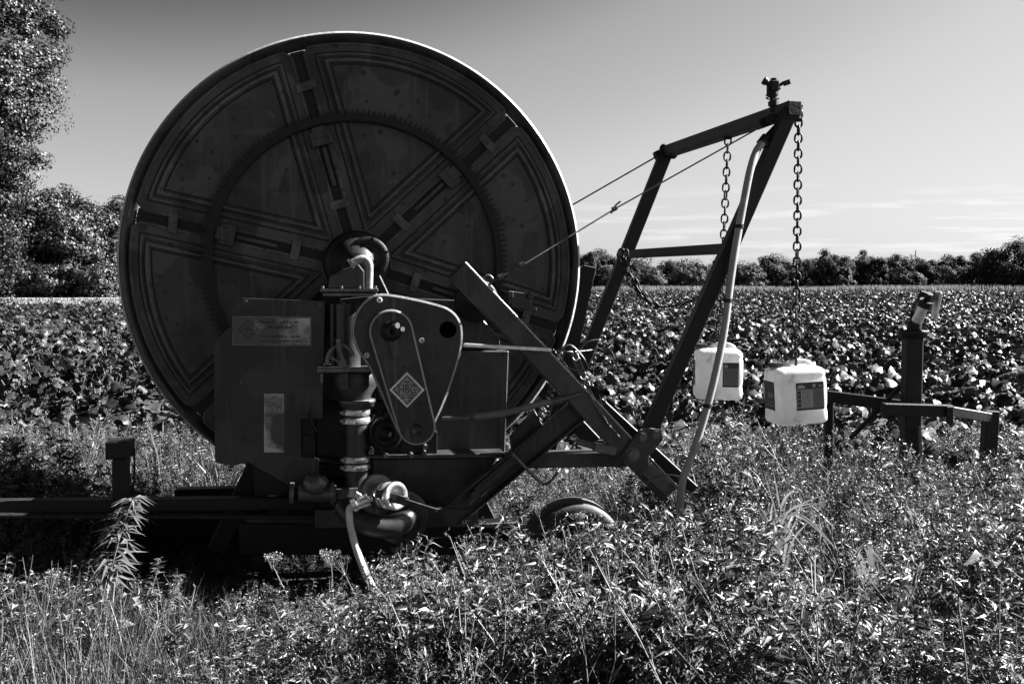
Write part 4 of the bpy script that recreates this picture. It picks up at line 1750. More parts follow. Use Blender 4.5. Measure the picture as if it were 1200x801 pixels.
def allowed(x, y):
    """Height limit for plants so that they do not grow through the machine."""
    u, v = local_uv(x, y)
    lim = np.full(len(x), 9.0)
    under = (u > -1.25) & (u < .35) & (v > -.62) & (v < 1.35)
    lim[under] = .2
    front = (u > -.9) & (u < .45) & (v > -1.05) & (v < -.30)
    lim[front] = np.minimum(lim[front], .36)
    bar_ = (u < -.9) & (v > -.62) & (v < .25)
    lim[bar_] = np.minimum(lim[bar_], .36)
    bar2 = (u < -.9) & (v <= -.42) & (v > -.95)
    lim[bar2] = np.minimum(lim[bar2], .58)
    wh = (np.abs(u - wc.x) < .42) & (np.abs(v + .38) < .2)
    lim[wh] = 0.0
    wh = (np.abs(u - wc.x) < .42) & (v > -1.0) & (v <= -.58)
    lim[wh] = np.minimum(lim[wh], .22)
    mid_ = (u >= .35) & (u <= .95) & (v > -.18) & (v < 1.0)
    lim[mid_] = .50
    bh_ = (u > -.5) & (u < 2.2) & (v >= 1.0) & (v < 2.6)
    lim[bh_] = .6
    lim[(np.abs(u - wc.x) < .42) & (np.abs(v - 1.25) < .2)] = .5
    px = 600 + F * x / y
    near = y < 5.4
    cap = np.where((px > 570) & (px < 770), 288.0, np.where((px > 215) & (px <= 440), 362.0, np.where((px > 440) & (px <= 570), 325.0, np.where((px <= 215) & (y < 4.75), 335.0, 262.0))))
    lim = np.where(near, np.minimum(lim, np.maximum(.2, CAMZ - cap * y / F)), lim)
    far_cap = np.maximum(.24, CAMZ - np.where((px > 590) & (px < 780), 205.0, np.where((px > 960) & (y < 8), 205.0, 168.0)) * y / F) * (.8 + .5 * noise2(x, y, 5.0, 31))
    lim = np.where(near, lim, np.minimum(lim, far_cap))
    right = (u > .95) & (u < 1.6) & (v > -.95) & (v < 1.4)
    lim[right] = np.minimum(lim[right], .45)
    return lim


T_bushy = [bushy(rng.uniform(.42, .72), rng.integers(5, 9), 120, .034, .08, .22) for _ in range(9)]
T_fine = [bushy(rng.uniform(.35, .6), rng.integers(6, 10), 150, .018, .042, .28) for _ in range(7)]
T_head = [heads(rng.uniform(.5, .75), rng.integers(2, 5), .04) for _ in range(5)]
T_grass = [grass(16, .25, .65, .006, .035) for _ in range(7)]
T_tall = [grass(22, .35, .80, .0065, .05, .35) for _ in range(6)]
T_broad = [broad(rng.uniform(.3, .55), 18, .05, .09, .62) for _ in range(6)]

T_stalk = []
for _ in range(7):
    pp = []
    for _k in range(rng.integers(2, 4)):
        h = rng.uniform(.55, .8)
        p = stem_path(h, rng.uniform(.1, .6), 9)
        pp.append((*stems(p[:-1], p[1:], .0026, .0018), 1))
        m = 9
        b0 = sample(p, rng.uniform(.35, 1, m))
        a = rng.uniform(0, 6.28, m)
        tw = b0 + np.stack([np.cos(a), np.sin(a), rng.uniform(.5, 1.6, m)], 1) * rng.uniform(.03, .09, m)[:, None]
        pp.append((*stems(b0, tw, .0013, .0009), 1))
        ends = np.repeat(np.concatenate([tw, p[-1:]]), 7, 0) + rng.normal(0, .009, ((m + 1) * 7, 3))
        d = rng.normal(0, 1, (len(ends), 3)); d[:, 2] = abs(d[:, 2]) + .3
        pp.append((*leaf5(ends, d, rng.normal(0, 1, (len(ends), 3)), rng.uniform(.01, .02, len(ends)), .005), 4))
    T_stalk.append(merge(pp))
parts = []


def plant(templates, n, y0, y1, smin, smax, mask=None, hmax=.66):
    x, y = weed_points(n, y0, y1)
    keep = np.ones(n, bool) if mask is None else mask(x, y)
    keep &= (y > 5.4) | (x / y < -.25) | (noise2(x, y, 11.0, 40) > .24) | (rng.random(n) < .3)
    x, y = x[keep], y[keep]
    lim = allowed(x, y)
    ok = lim > .05
    x, y, lim = x[ok], y[ok], lim[ok]
    s = rng.uniform(smin, smax, len(x)) * (.62 + 1.05 * noise2(x, y, 2.1, 3))
    s = np.minimum(s, lim / hmax)
    s = np.where(y < 3.4, np.minimum(s, 1.15), s)
    parts.append(scatter(templates, np.stack([x, y, np.zeros(len(x))], 1), s))


left_front = lambda x, y: (x / y < -.27) & (y < 4.7)
not_left = lambda x, y: ~((x / y < -.30) & (y < 4.5)) | (rng.random(len(x)) < .35)
plant(T_bushy, 1350, 2.7, 5.4, .8, 1.35, lambda x, y: not_left(x, y) & (noise2(x, y, 6.0, 22) > .33))
plant(T_fine, 300, 2.5, 5.6, .75, 1.15, lambda x, y: not_left(x, y) & (noise2(x, y, 7.5, 21) > .33))
plant(T_stalk, 170, 2.6, 5.2, .8, 1.15, not_left, .85)
plant(T_stalk, 200, 5.2, 9, .7, 1.1, None, .85)
plant(T_bushy, 260, 3.6, 4.75, 1.2, 1.9, lambda x, y: (x / y > -.02) & (x / y < .15))
plant(T_fine, 120, 3.9, 4.75, 1.2, 1.9, lambda x, y: (x / y > -.02) & (x / y < .15))
plant(T_head, 190, 3.0, 7, .8, 1.2, not_left)
plant(T_grass, 380, 2.5, 6, .6, 1.2)
plant(T_tall, 800, 2.5, 4.3, .75, 1.15, left_front, .82)
plant(T_broad, 380, 3.6, 6, .6, 1.1)
plant(T_broad, 900, 4.2, 6.4, .8, 1.3, lambda x, y: (local_uv(x, y)[0] < .4) & (local_uv(x, y)[1] > -.9))
plant(T_bushy, 300, 4.8, 8.2, 1.1, 1.8, lambda x, y: (local_uv(x, y)[0] > .2) & (local_uv(x, y)[0] < 2.4) & (local_uv(x, y)[1] > -.1) & (local_uv(x, y)[1] < 2.6))
plant(T_broad, 500, 4.2, 5.6, 1.0, 1.6, lambda x, y: (local_uv(x, y)[0] < -.9) & (local_uv(x, y)[1] > -.9) & (local_uv(x, y)[1] < -.40))
plant(T_bushy, 500, 4.2, 5.6, 1.0, 1.6, lambda x, y: (local_uv(x, y)[0] < -.9) & (local_uv(x, y)[1] > -.9) & (local_uv(x, y)[1] < -.40))
plant(T_bushy, 700, 4.2, 6.4, .8, 1.3, lambda x, y: (local_uv(x, y)[0] < .4) & (local_uv(x, y)[1] > -.9))
plant(T_bushy, 900, 5.4, 9.2, .6, 1.2, lambda x, y: noise2(x, y, 2.0, 23) > .3)
plant(T_fine, 900, 5.4, 9.2, .8, 1.2)
plant(T_grass, 1500, 5.4, 9.2, .6, 1.1)
plant(T_broad, 260, 5.4, 9.2, .6, 1.0)
Vw, Tw, Mw = merge(parts)
weeds = np_mesh("weeds", Vw, Tw, (VEG, Mw))
tag(weeds, "tangle of small-leaved weeds and grass growing along the field edge", "weeds", kind="stuff")


# ---- standout plants, each a thing of its own
def thing_plant(name, label, cat, px, py, Y, builder, group=None):
    p = P(px, py, Y)
    V, T, m = builder(p)
    o = np_mesh(name, V, T, (VEG, m))
    o.location = (p.x, p.y, 0)
    tag(o, label, cat, group)
    return o


def shoot(base, path_px, Y, nl, lmin, lmax, ratio, t0=.25, el=(-.2, .5), rad=.003, mi=0):
    """Stem through photo points at depth Y, with narrow leaves up its top."""
    pts = [P(a, b, Y) - Vector((base.x, base.y, 0)) for a, b in path_px]
    pts = [Vector((pts[0].x, pts[0].y, 0))] + pts
    c = np.array([tuple(q) for q in catmull(pts, 6)])
    parts_ = [(*stems(c[:-1], c[1:], rad, rad * .8), 1)]
    t = rng.uniform(t0, 1, nl)
    b = sample(c, t)
    a = rng.uniform(0, 2 * math.pi, nl)
    e = rng.uniform(el[0], el[1], nl)
    d = np.stack([np.cos(a) * np.cos(e), np.sin(a) * np.cos(e), np.sin(e)], 1)
    L = rng.uniform(lmin, lmax, nl) * (1.2 - .6 * t)
    nr = np.stack([-np.cos(a) * .2, -np.sin(a) * .2, np.ones(nl)], 1) + rng.normal(0, .3, (nl, 3))
    parts_.append((*leaf5(b, d, nr, L, L * ratio, droop=.22), mi))
    return parts_


YS = 3.9
thing_plant("willow_leaved_weed", "tall weed with long drooping willow leaves in front of the shaded drawbar", "weed", 118, 715, YS,
            lambda p: merge(shoot(p, [(118, 715), (130, 668), (143, 620), (156, 583)], YS, 130, .10, .17, .13, .40, (-.5, .35), .0035, 4)))
thing_plant("leafy_spire_weed", "upright leafy weed spire beside the willow-leaved one, just left of the dark gap", "weed", 176, 715, YS,
            lambda p: merge(shoot(p, [(170, 720), (178, 690), (188, 655)], YS, 90, .035, .06, .30, .40, (-.1, .9), .003, 4)))
thing_plant("leafy_spire_weed", "leaning leafy weed with a bushy tip reaching into the dark gap", "weed", 190, 760, YS,
            lambda p: merge(shoot(p, [(188, 745), (200, 700), (212, 675)], YS, 90, .035, .06, .30, .40, (-.1, .9), .003, 4)))


def umbel(base, path_px, Y, spread):
    parts_ = shoot(base, path_px, Y, 16, .03, .06, .2, .1, (.0, .8), .0026)
    tip = P(*path_px[-1], Y) - Vector((base.x, base.y, 0))
    m = 16
    a = rng.uniform(0, 2 * math.pi, m)
    r_ = spread * np.sqrt(rng.uniform(0.05, 1, m))
    tips = np.array(tip)[None] + np.stack([np.cos(a) * r_, np.sin(a) * r_, .02 + rng.uniform(0, .015, m)], 1)
    parts_.append((*stems(np.repeat(np.array(tip)[None] - [0, 0, .03], m, 0), tips, .0012, .001), 1))
    k = 9
    b = np.repeat(tips, k, 0) + rng.normal(0, .006, (m * k, 3))
    d = rng.normal(0, 1, (m * k, 3)); d[:, 2] = abs(d[:, 2]) + .4
    parts_.append((*leaf5(b, d, rng.normal(0, 1, (m * k, 3)), .008, .006), 3))
    return parts_


for lab, path in (("slanting umbel weed with a pale flat flower head, left of the straight one", [(338, 708), (328, 680), (319, 661)]),
                  ("straight umbel weed with a pale starry head below the pipe hose", [(391, 720), (390, 690), (388, 656)]),
                  ("short umbel weed with a small pale head between two taller umbels", [(300, 735), (297, 720), (296, 712)])):
    thing_plant("umbel_weed", lab, "weed", path[0][0], path[0][1], 4.1, lambda p, path=path: merge(umbel(p, path, 4.1, .045)), "pale umbel weeds by the dark gap")
thing_plant("bud_stem", "thin bare stem with one pale bud in front of the cross beam's right end", "weed", 552, 700, 4.3,
            lambda p: merge(shoot(p, [(552, 710), (553, 670), (554, 642)], 4.3, 14, .03, .05, .4, .85, (.5, 1.3), .0022, 3)))
for lab, path in (("knobbly branched weed leaning left in front of the tyre", [(668, 700), (648, 655), (630, 600)]),
                  ("upright knobbly weed in front of the tyre's middle", [(690, 700), (684, 650), (678, 612)]),
                  ("knobbly weed arching right across the tyre's right edge", [(705, 700), (712, 650), (716, 622)])):
    def mk(p, path=path):
        ps = shoot(p, path, 4.6, 60, .018, .034, .35, .35, (-.2, 1.0), .0028)
        ps += umbel(p, path, 4.6, .03)
        return merge(ps)
    thing_plant("knobbly_weed", lab, "weed", path[0][0], path[0][1], 4.6, mk, "knobbly weeds in front of the tyre")


def tuft(base, roots, tips, Y, w0):
    """Arching blades through photo points: root -> crest -> tip."""
    Vs = []
    tips = [tuple((x_ + random.uniform(-j_, j_), y_ + random.uniform(-j_, j_)) for (x_, y_), j_ in zip(tp_, (4, 9, 16))) for tp_ in tips for _ in range(2)]
    for (r0, c0, t0) in tips:
        w = w0 * random.uniform(.5, 1.1)
        jx, jy = random.uniform(-9, 9), random.uniform(-.12, .12)
        q = [P(r0[0] + jx, r0[1] + 20, Y + jy), P(*c0, Y + jy - .03), P(*t0, Y + jy - .12)]
        q = [Vector((v.x - base.x, v.y - base.y, v.z)) for v in q]
        q = [Vector((q[0].x, q[0].y, 0))] + q
        c = catmull(q, 6)
        n = len(c)
        rows = []
        for i, pt in enumerate(c):
            t = i / (n - 1)
            ww = w * min(1, .25 + 1.5 * t) * (1 - t ** 3) * .5 + .0004
            tang = (c[min(i + 1, n - 1)] - c[max(i - 1, 0)]).normalized()
            sd = tang.cross(Vector((.25, .95, .2))).normalized()
            rows += [pt + sd * ww, pt - sd * ww]
        V = np.array([tuple(v) for v in rows])
        T = []
        for i in range(n - 1):
            T += [[2 * i, 2 * i + 1, 2 * i + 2], [2 * i + 1, 2 * i + 3, 2 * i + 2]]
        Vs.append((V, np.array(T), 4))
    return merge(Vs)


thing_plant("arching_grass_tuft", "large tuft of pale grass blades arching over below the front jug", "grass tuft", 907, 690, 4.3,
            lambda p: tuft(p, None, [((905, 680), (912, 620), (897, 560)), ((906, 680), (920, 600), (945, 583)), ((907, 680), (925, 608), (952, 596)), ((908, 680), (918, 610), (960, 588)), ((909, 680), (930, 605), (972, 640)), ((905, 680), (915, 630), (928, 570)), ((904, 680), (900, 620), (893, 575)), ((907, 680), (912, 640), (935, 615)), ((906, 680), (911, 610), (907, 566)), ((910, 690), (924, 640), (943, 620))], 4.3, .014))
thing_plant("arching_grass_tuft", "small tuft of broad white-lit blades bending down, right of the big tuft", "grass tuft", 1030, 720, 4.1,
            lambda p: tuft(p, None, [((1028, 720), (1022, 640), (1042, 690)), ((1027, 720), (1010, 655), (1033, 700)), ((1026, 720), (1008, 672), (1019, 706)), ((1030, 720), (1018, 648), (1000, 660))], 4.1, .014))
thing_plant("arching_grass_tuft", "ragged low grass tuft with broken blades near the bottom edge under the arching tuft", "grass tuft", 935, 780, 4.2,
            lambda p: tuft(p, None, [((932, 760), (938, 710), (949, 682)), ((935, 770), (945, 720), (962, 748)), ((930, 770), (925, 700), (905, 690)), ((934, 760), (935, 700), (946, 680)), ((933, 770), (918, 690), (917, 676))], 4.2, .011))

# ---- crop field: lobed squash leaves on petioles
def crop_leaf():
    """Five-lobed pleated leaf of unit width, stalk end at the origin, pointing +x."""
    out = [(-.10, .0)]
    lob = [(-150, .42), (-128, .46), (-98, .55), (-72, .52), (-44, .60), (-22, .57), (0, .66), (22, .57), (44, .60), (72, .52), (98, .55), (128, .46), (150, .42)]
    V = [(0, 0, 0)]
    for fr in (.55, 1.0):
        for k, (a, r_) in enumerate(lob):
            q = r_ * fr
            z = (.085 if k % 2 == 0 else -.085) * fr - (.10 * fr + .45 * max(0, fr - .55)) * r_
            V.append((.15 * fr + q * math.cos(R(a)), q * math.sin(R(a)), z))
    V = np.array(V)
    n = len(lob)
    T = [[0, i, i + 1] for i in range(1, n)]
    for i in range(1, n):
        T += [[i, i + n, i + n + 1], [i, i + n + 1, i + 1]]
    return V, np.array(T)


def crop_leaf_mid():
    V = np.array([(0, 0, 0), (-.15, -.42, -.03), (.5, -.40, -.08), (.85, 0, -.14), (.5, .40, -.08), (-.15, .42, -.03), (.3, 0, .06)])
    T = np.array([[0, 1, 6], [1, 2, 6], [2, 3, 6], [3, 4, 6], [4, 5, 6], [5, 0, 6]])
    return V, T


def crop_leaf_far():
    V = np.array([(-.2, 0, 0), (.3, -.42, .0), (.85, 0, -.1), (.3, .42, .04)])
    T = np.array([[0, 1, 2], [0, 2, 3]])
    return V, T


def frames(d, nrm):
    x = norm(d)
    y = norm(np.cross(nrm, x))
    z = np.cross(x, y)
    return np.stack([x, y, z], 2)


def crop(y0, y1, per_row, n_leaf, leaf_t, size, petiole, xspan=.62, tilt=.7):
    rows_y, pos = y0, []
    y = y0
    while y < y1:
        half = xspan * y + 1.5
        xs = np.arange(-half, half, per_row[0])
        xs = xs + rng.uniform(-.3, .3, len(xs)) * per_row[0]
        ys = y + rng.uniform(-.35, .35, len(xs)) * per_row[1]
        pos.append(np.stack([xs, ys], 1))
        y += per_row[1]
    pos = np.concatenate(pos)
    left = (pos[:, 0] < -24) & (pos[:, 1] > 64)
    pos = pos[~left]
    N = len(pos)
    hgt = .26 + .34 * noise2(pos[:, 0], pos[:, 1], .9, 5) + rng.uniform(-.05, .08, N)
    hgt *= np.clip((pos[:, 1] - 4) / 10, .5, 1)
    root = np.repeat(np.column_stack([pos, np.zeros(N)]), n_leaf, 0)
    hh = np.repeat(hgt, n_leaf)
    m = len(root)
    a = rng.uniform(0, 2 * math.pi, m)
    rad = rng.uniform(.05, .55, m) * min(per_row) * 1.0
    tip = root + np.stack([np.cos(a) * rad, np.sin(a) * rad, hh * rng.uniform(.55, 1.15, m)], 1)
    d = np.stack([np.cos(a), np.sin(a), rng.uniform(-.7, .25, m)], 1)
    nr = np.stack([np.cos(a) * .3, np.sin(a) * .3, np.ones(m)], 1) + rng.normal(0, tilt, (m, 3))
    Fm = frames(d, nr)
    LV, LT_ = leaf_t
    sz = size * rng.uniform(.65, 1.2, m)
    LVn = np.repeat(LV[None], m, 0).copy()
    LVn[:, :, 2] += np.abs(LV[None, :, 1]) * rng.normal(.05, .45, m)[:, None] - LV[None, :, 0] ** 2 * rng.uniform(-.1, .4, m)[:, None]
    V = np.einsum("nij,nkj->nki", Fm, LVn) * sz[:, None, None] + tip[:, None, :]
    nv = len(LV)
    wz = rng.normal(0, .03, (m, nv)) * sz[:, None]
    V[:, :, 2] += wz
    T = (np.arange(m)[:, None, None] * nv + LT_[None]).reshape(-1, 3)
    res = [(V.reshape(-1, 3), T, 0)]
    if petiole:
        res.append((*stems(root + rng.normal(0, .02, (m, 3)) * [1, 1, 0], tip, .007, .005), 1))
    return merge(res)


parts = [crop(8.3, 17, (.55, 1.0), 26, crop_leaf(), .155, True),
         crop(17, 34, (.66, 1.15), 20, crop_leaf(), .17, True),
         crop(34, 80, (.8, 1.35), 15, crop_leaf_mid(), .20, False),
         crop(80, 212, (1.2, 1.8), 13, crop_leaf_far(), .34, False, tilt=.5)]
Vc, Tc, Mc = merge(parts)
crops = np_mesh("squash_crop", Vc, Tc, (["leaf_crop", "stem"], Mc))
tag(crops, "field of low broad-leaved squash plants stretching to the trees", "crop", kind="stuff")

# ---- tall grass margin at the far end of the field
n = 26000
x = rng.uniform(-150, 190, n)
y = rng.uniform(214, 222, n)
b = np.stack([x, y, np.zeros(n)], 1)
d = np.stack([rng.normal(0, .12, n), rng.normal(0, .12, n), np.ones(n)], 1)
V, T = ribbon(b, d, (1.55 + .5 * noise2(x, y, .15, 9)) * rng.uniform(.75, 1.1, n), .30, np.abs(rng.normal(0, .4, n)), seg=3)
gm = np_mesh("grass_margin", V, T, "leaf_margin")
tag(gm, "strip of tall pale grass between the crop and the far trees", "grass", kind="stuff")


# ================================================================== TREES
def crown_leaves(c, rx, ry, rz, n, size, clumps, clump_r, low=-.9):
    """Leaf faces gathered in clumps spread through an uneven crown."""
    u = rng.normal(size=(clumps, 3)); u = norm(u)
    rad = rng.uniform(.45, 1.0, clumps) ** .6
    lump = .84 + .22 * np.sin(u[:, 0] * 5 + rng.uniform(0, 6)) * np.sin(u[:, 2] * 4 + rng.uniform(0, 6)) + rng.normal(0, .08, clumps)
    cc = u * np.clip(rad * lump, 0, .98)[:, None]
    cc[:, 2] = np.maximum(cc[:, 2], low)
    cc = cc * np.array([rx, ry, rz]) + np.array(c)
    per = max(1, n // clumps)
    idx = np.repeat(np.arange(clumps), per)
    cr = clump_r * rng.uniform(.6, 1.35, clumps)[idx]
    v = norm(rng.normal(size=(len(idx), 3)))
    r_ = rng.uniform(.25, 1, len(idx)) ** .5 * cr
    p = cc[idx] + v * r_[:, None] * np.array([1, 1, .75])
    out = v + norm(p - np.array(c)) * .6 + np.array([0, 0, .5]) + rng.normal(0, .3, (len(idx), 3))
    d = np.cross(norm(out), rng.normal(size=(len(idx), 3)))
    d[:, 2] -= .25
    L = size * rng.uniform(.6, 1.3, len(idx))
    return leaf5(p, d, out, L, L * .75, fold=.15, droop=.12)


def tree(name, label, x, y, h, rx, n, size, clumps, clump_r, mat, trunk_h=.25, group=None, low=-.9, rzf=.5):
    root = empty(name, (x, y, 0))
    tag(root, label, "tree", group)
    zc = h * (1 - rzf)
    rz = h * rzf
    V, T = crown_leaves((0, 0, zc), rx * 1.05, rx * 1.05, rz * 1.10, n, size, clumps, clump_r, low)
    V[:, 2] = np.maximum(V[:, 2], .05)
    np_mesh("crown", V, T, mat, root)
    mb = MB()
    tr = h * .018 + .05
    mb.tube([(0, 0, -.1), (rng.normal(0, .1), rng.normal(0, .1), h * .3), (rng.normal(0, .2), rng.normal(0, .2), h * .6), (0, 0, h * .9)], [tr * 1.3, tr, tr * .7, tr * .2], n=8)
    for _ in range(9):
        t = rng.uniform(.25, .75)
        a = rng.uniform(0, 6.28)
        e = np.array([math.cos(a) * rx * .5, math.sin(a) * rx * .5, h * min(.97, t + rng.uniform(.1, .25))])
        mb.tube([(0, 0, h * t), tuple(e * np.array([.5, .5, 1]) - np.array([0, 0, h * .04])), tuple(e)], [tr * .45, tr * .28, tr * .08], n=5)
    mb.build("trunk", "bark", root)
    return root


def at_px(px, D): return (px - 600) / F * D


# left: poplar cut by the frame, broad trees beyond
def far_tree(name, label, px, top, D, wpx, n, size, clumps, mat="leaf_tree", group=None, rzf=.5, low=-.9, cl=.2):
    h = CAMZ + (HZ - top) / F * D
    rx = wpx / 2 / F * D
    return tree(name, label, at_px(px, D), D, h, rx, n, size, clumps, rx * cl, mat, group=group, rzf=rzf, low=low)


far_tree("poplar_tree", "tall poplar with fluttering leaves running out of the picture's left top", -46, -280, 58, 230, 150000, .19, 700, rzf=.53, cl=.19)
far_tree("broad_tree", "broad dense tree between the poplar and the reel", 76, 220, 152, 142, 60000, .46, 200, rzf=.52, cl=.24, group="broad trees beyond the left verge")
far_tree("broad_tree", "rounded tree half hidden behind the reel's left rim", 136, 240, 158, 104, 34000, .46, 140, rzf=.52, cl=.26, group="broad trees beyond the left verge")
far_tree("broad_tree", "dark bushy tree standing under the poplar at the picture's left edge", 5, 230, 146, 110, 30000, .48, 140, rzf=.52, cl=.24, group="broad trees beyond the left verge")
for px, lab in ((20, "low shrub at the verge under the poplar"), (62, "low shrub at the verge in front of the broad dense tree"), (108, "low shrub at the verge beside the reel's left rim")):
    far_tree("verge_shrub", lab, px, 308, 141, 66, 9000, .42, 70, rzf=.55, cl=.3, group="low shrubs on the left verge")

# right: the far tree line, left to right
line = [
    (700, 287, 240, 48, "open airy tree taller than its neighbours, just right of the reel", .30, 70),
    (727, 308, 236, 34, "small dark tree right of the airy tree, behind the rear post", .3, 60),
    (752, 306, 246, 44, "mid-height tree behind the far leaning leg", .3, 80),
    (786, 305, 250, 46, "grey tree whose top shows just under the cross bar", .3, 80),
    (824, 307, 248, 50, "flat-topped tree between the two leaning legs", .3, 80),
    (862, 304, 252, 52, "tree behind the near leaning leg and the pale hose", .3, 90),
    (900, 301, 246, 50, "dense tree left of the front jug's chain", .3, 90),
    (940, 301, 250, 54, "dense tree directly behind the front jug's chain", .3, 90),
    (976, 289, 236, 46, "tall twin-headed pale tree right of the front jug's chain", .3, 90),
    (1018, 294, 246, 44, "round-topped tree right of the tall twin-headed tree", .3, 80),
    (1050, 297, 250, 52, "wide dome-shaped tree left of the mast", .3, 90),
    (1085, 302, 244, 46, "low tree in the dip right of the mast", .3, 80),
    (1112, 296, 248, 46, "tree above the sprinkler gun's barrel", .3, 80),
    (1142, 294, 244, 48, "tree left of the big dark oak", .3, 80),
    (1186, 279, 226, 84, "big dark oak closing the tree line at the right", .26, 170),
    (1232, 286, 230, 80, "dark tree cut by the right edge beyond the big oak", .28, 120),
]
for px, top, D, w, lab, sz, cl in line:
    far_tree("woodland_tree", lab, px, top + 2, D, w * 1.12, 15000 if w < 70 else 32000, .38, cl, "leaf_far", "trees of the far tree line", .54, cl=.24 if w < 70 else .2)
for px, top, D, w, lab in ((765, 314, 228, 34, "round bush left of the one between the leaning legs"), (808, 311, 229, 40, "round light-rimmed bush centred between the leaning legs"),
                           (878, 310, 228, 38, "round bush just right of the pale hose"), (985, 312, 228, 26, "small round pale bush at the tall twin-headed tree's foot"),
                           (1120, 312, 230, 44, "wide low bush behind the sprinkler gun"), (1065, 318, 231, 30, "low bush below the dome-shaped tree"), (722, 316, 229, 30, "low bush behind the rear post")):
    far_tree("round_bush", lab, px, top, D, w * 1.1, 10000, .32, 60, "leaf_bush", "round bushes before the far tree line", .56, cl=.28)
for k, (px, D) in enumerate(((690, 275), (740, 272), (800, 276), (850, 270), (905, 274), (960, 272), (1010, 275), (1060, 272), (1110, 276), (1160, 272))):
    far_tree("backing_tree", "dark tree of the second row, seen only between the front trees' crowns", px, 304, D, 74, 8000, .55, 70, "leaf_far", "second row of trees", .54, cl=.24)

# mast and overhead lines
mb = MB()
mp_ = P(1072, 333, 300)
ht = P(1072, 293, 300).z
for q in range(3):
    a = q * 2.094
    mb.bar((.5 * math.cos(a), .5 * math.sin(a), 0), (.06 * math.cos(a), .06 * math.sin(a), ht), .07, .07)
for z in np.arange(2, ht, 1.4):
    for q in range(3):
        a, b_ = q * 2.094, (q + 1) * 2.094
        r_ = .5 - .4 * z / ht
        mb.bar((r_ * math.cos(a), r_ * math.sin(a), z), (r_ * math.cos(b_), r_ * math.sin(b_), z + .7), .05, .05)
mast = mb.build("lattice_mast", "steel")
mast.location = (mp_.x, mp_.y, 0)
tag(mast, "thin lattice mast rising above the far tree line", "mast")
for k, (y0_, y1_) in enumerate(((135, 169), (205, 213), (190, 228))):
    mb = MB()
    a, b_ = P(-60, y0_ - 14, 85), P(330, y1_ + 30, 140)
    pts = [a.lerp(b_, t) - Vector((0, 0, 1.6 * 4 * t * (1 - t))) for t in np.linspace(0, 1, 14)]
    mb.tube(pts, .018, n=5)
    o = mb.build("overhead_line", "steel")
    tag(o, ("highest thin overhead line crossing the sky left of the reel", "middle thin overhead line just above the broad tree", "lowest thin overhead line meeting the broad tree's crown")[k], "power line", "overhead lines left of the reel")

# ================================================================== GROUND
def sheet(name, pts, z, mat):
    mb = MB()
    mb.add([(x, y, z) for x, y in pts], [tuple(range(len(pts)))])
    o = mb.build(name, mat)
    tag(o, kind="structure")
    return o


sheet("ground", [(-2500, -500), (2500, -500), (2500, 3500), (-2500, 3500)], 0.0, "soil")
sheet("verge", [(-130, 64), (-24, 64), (-24, 170), (-130, 170)], 0.02, "verge")
sheet("farm_track", [(-130, 126), (-24, 128), (-24, 134), (-130, 132)], 0.03, "dust")
n = 12000
x = rng.uniform(-110, -24, n); y = rng.uniform(64, 150, n)
kk = (y < 125) | (y > 136)
x, y = x[kk], y[kk]; n = len(x)
V, T = ribbon(np.stack([x, y, np.zeros(n)], 1), np.stack([rng.normal(0, .3, n), rng.normal(0, .3, n), np.ones(n)], 1), rng.uniform(.15, .4, n), .12, np.abs(rng.normal(0, .6, n)), seg=2)
vg = np_mesh("verge_grass", V, T, "leaf_grass")
tag(vg, "pale rough grass on the verge before the left trees", "grass", kind="stuff")

# ================================================================== SKY AND SUN
SUN_EL, SUN_AZ = R(38), R(78)          # azimuth from +Y towards +X
SKY_STRENGTH, SUN_STRENGTH = 0.05, 5.0
w = bpy.data.worlds.new("World")
SC.world = w
w.use_nodes = True
nt = w.node_tree
for nd in list(nt.nodes): nt.nodes.remove(nd)
L = nt.links
out = nt.nodes.new("ShaderNodeOutputWorld")
bg = nt.nodes.new("ShaderNodeBackground")
sky = nt.nodes.new("ShaderNodeTexSky")
sky.sky_type = "NISHITA"
sky.sun_disc = False
sky.sun_elevation = SUN_EL
sky.sun_rotation = SUN_AZ
sky.air_density = 1.0
sky.dust_density = 1.6
sky.ozone_density = 1.0
sep = nt.nodes.new("ShaderNodeSeparateColor")
L.new(sky.outputs[0], sep.inputs[0])
# black-and-white film behind an orange filter: mostly red, some green
m1 = nt.nodes.new("ShaderNodeMath"); m1.operation = "MULTIPLY"; m1.inputs[1].default_value = 0.75
m2 = nt.nodes.new("ShaderNodeMath"); m2.operation = "MULTIPLY_ADD"; m2.inputs[1].default_value = 0.25
L.new(sep.outputs[0], m1.inputs[0])
L.new(sep.outputs[1], m2.inputs[0])
L.new(m1.outputs[0], m2.inputs[2])
# thin streaks of cirrus low in the sky
tc = nt.nodes.new("ShaderNodeTexCoord")
sx = nt.nodes.new("ShaderNodeSeparateXYZ")
L.new(tc.outputs["Generated"], sx.inputs[0])
mp = nt.nodes.new("ShaderNodeMapping")
mp.inputs["Scale"].default_value = (5, 5, 70)
L.new(tc.outputs["Generated"], mp.inputs["Vector"])
ns = nt.nodes.new("ShaderNodeTexNoise")
ns.inputs["Scale"].default_value = 1.6
ns.inputs["Detail"].default_value = 7
ns.inputs["Roughness"].default_value = 0.6
L.new(mp.outputs[0], ns.inputs["Vector"])
r1 = ramp(nt, [(0.50, 0), (0.68, 1)])
L.new(ns.outputs["Fac"], r1.inputs["Fac"])
r2 = ramp(nt, [(0.01, 0), (0.03, 1), (0.075, 1), (0.10, 0)])
L.new(sx.outputs[2], r2.inputs["Fac"])
mm = nt.nodes.new("ShaderNodeMath"); mm.operation = "MULTIPLY"
L.new(r1.outputs[0], mm.inputs[0]); L.new(r2.outputs[0], mm.inputs[1])
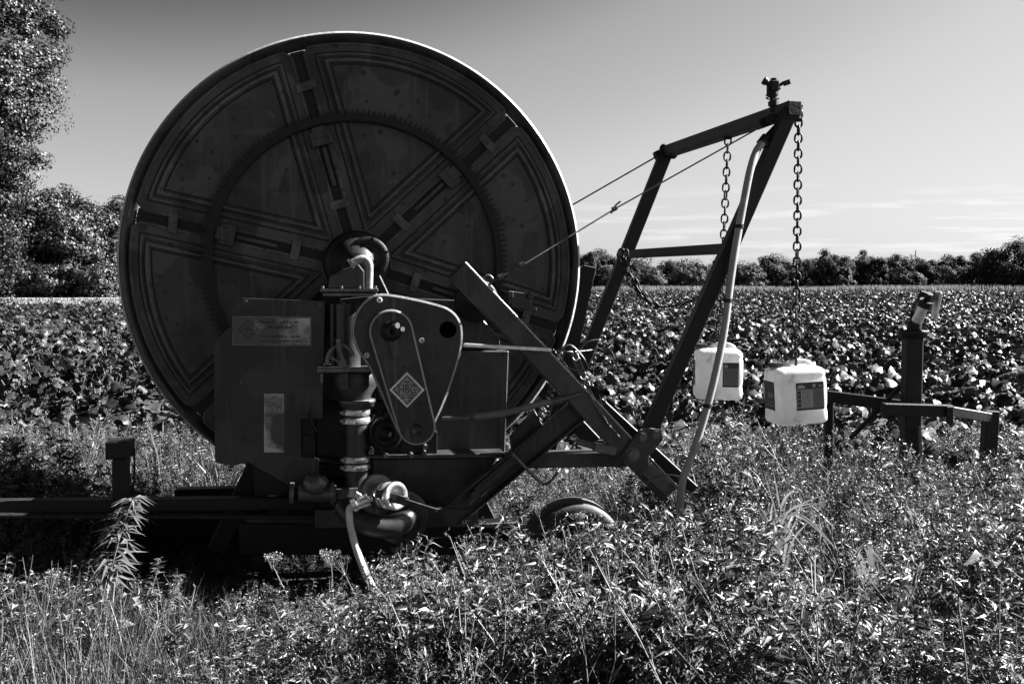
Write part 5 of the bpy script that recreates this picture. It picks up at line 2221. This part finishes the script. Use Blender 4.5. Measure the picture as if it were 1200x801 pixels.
m3 = nt.nodes.new("ShaderNodeMath"); m3.operation = "MULTIPLY_ADD"; m3.inputs[1].default_value = 0.22; m3.inputs[2].default_value = 1.0
L.new(mm.outputs[0], m3.inputs[0])
m4 = nt.nodes.new("ShaderNodeMath"); m4.operation = "MULTIPLY"
pw = nt.nodes.new("ShaderNodeMath"); pw.operation = "MULTIPLY"; pw.inputs[1].default_value = 0.125
L.new(m2.outputs[0], pw.inputs[0])
film = ramp(nt, [(0.0, .01), (.16, .05), (.24, .075), (.285, .235), (.33, .42), (.40, .52), (.47, .67), (.56, .73), (.68, .83), (.80, .88), (1.0, 1.0)])
film.color_ramp.interpolation = "B_SPLINE"
L.new(pw.outputs[0], film.inputs["Fac"])
pc_ = nt.nodes.new("ShaderNodeMath"); pc_.operation = "MULTIPLY"; pc_.inputs[1].default_value = 2.87
L.new(film.outputs[0], pc_.inputs[0])
L.new(pc_.outputs[0], m4.inputs[0]); L.new(m3.outputs[0], m4.inputs[1])
L.new(m4.outputs[0], bg.inputs[0])
bg.inputs[1].default_value = SKY_STRENGTH
L.new(bg.outputs[0], out.inputs[0])

sd = bpy.data.lights.new("sun", "SUN")
sd.energy = SUN_STRENGTH
sd.angle = R(0.5)
sd.color = (1, 1, 1)
so = bpy.data.objects.new("sun", sd)
COL.objects.link(so)
to_sun = Vector((math.sin(SUN_AZ) * math.cos(SUN_EL), math.cos(SUN_AZ) * math.cos(SUN_EL), math.sin(SUN_EL)))
so.rotation_euler = to_sun.to_track_quat("Z", "Y").to_euler()
so.location = to_sun * 50

vs_ = SC.view_settings
SC.display_settings.display_device = "sRGB"
vs_.view_transform = "Standard"
vs_.look = "None"
vs_.exposure = 2.8
vs_.gamma = 1.0
SC.render.engine = "CYCLES"
SC.cycles.max_bounces = 5
SC.cycles.diffuse_bounces = 2
SC.cycles.glossy_bounces = 2
SC.cycles.transmission_bounces = 4
SC.cycles.use_denoising = True
print("TRIS", sum(len(o.data.polygons) for o in bpy.data.objects if o.type == "MESH"))
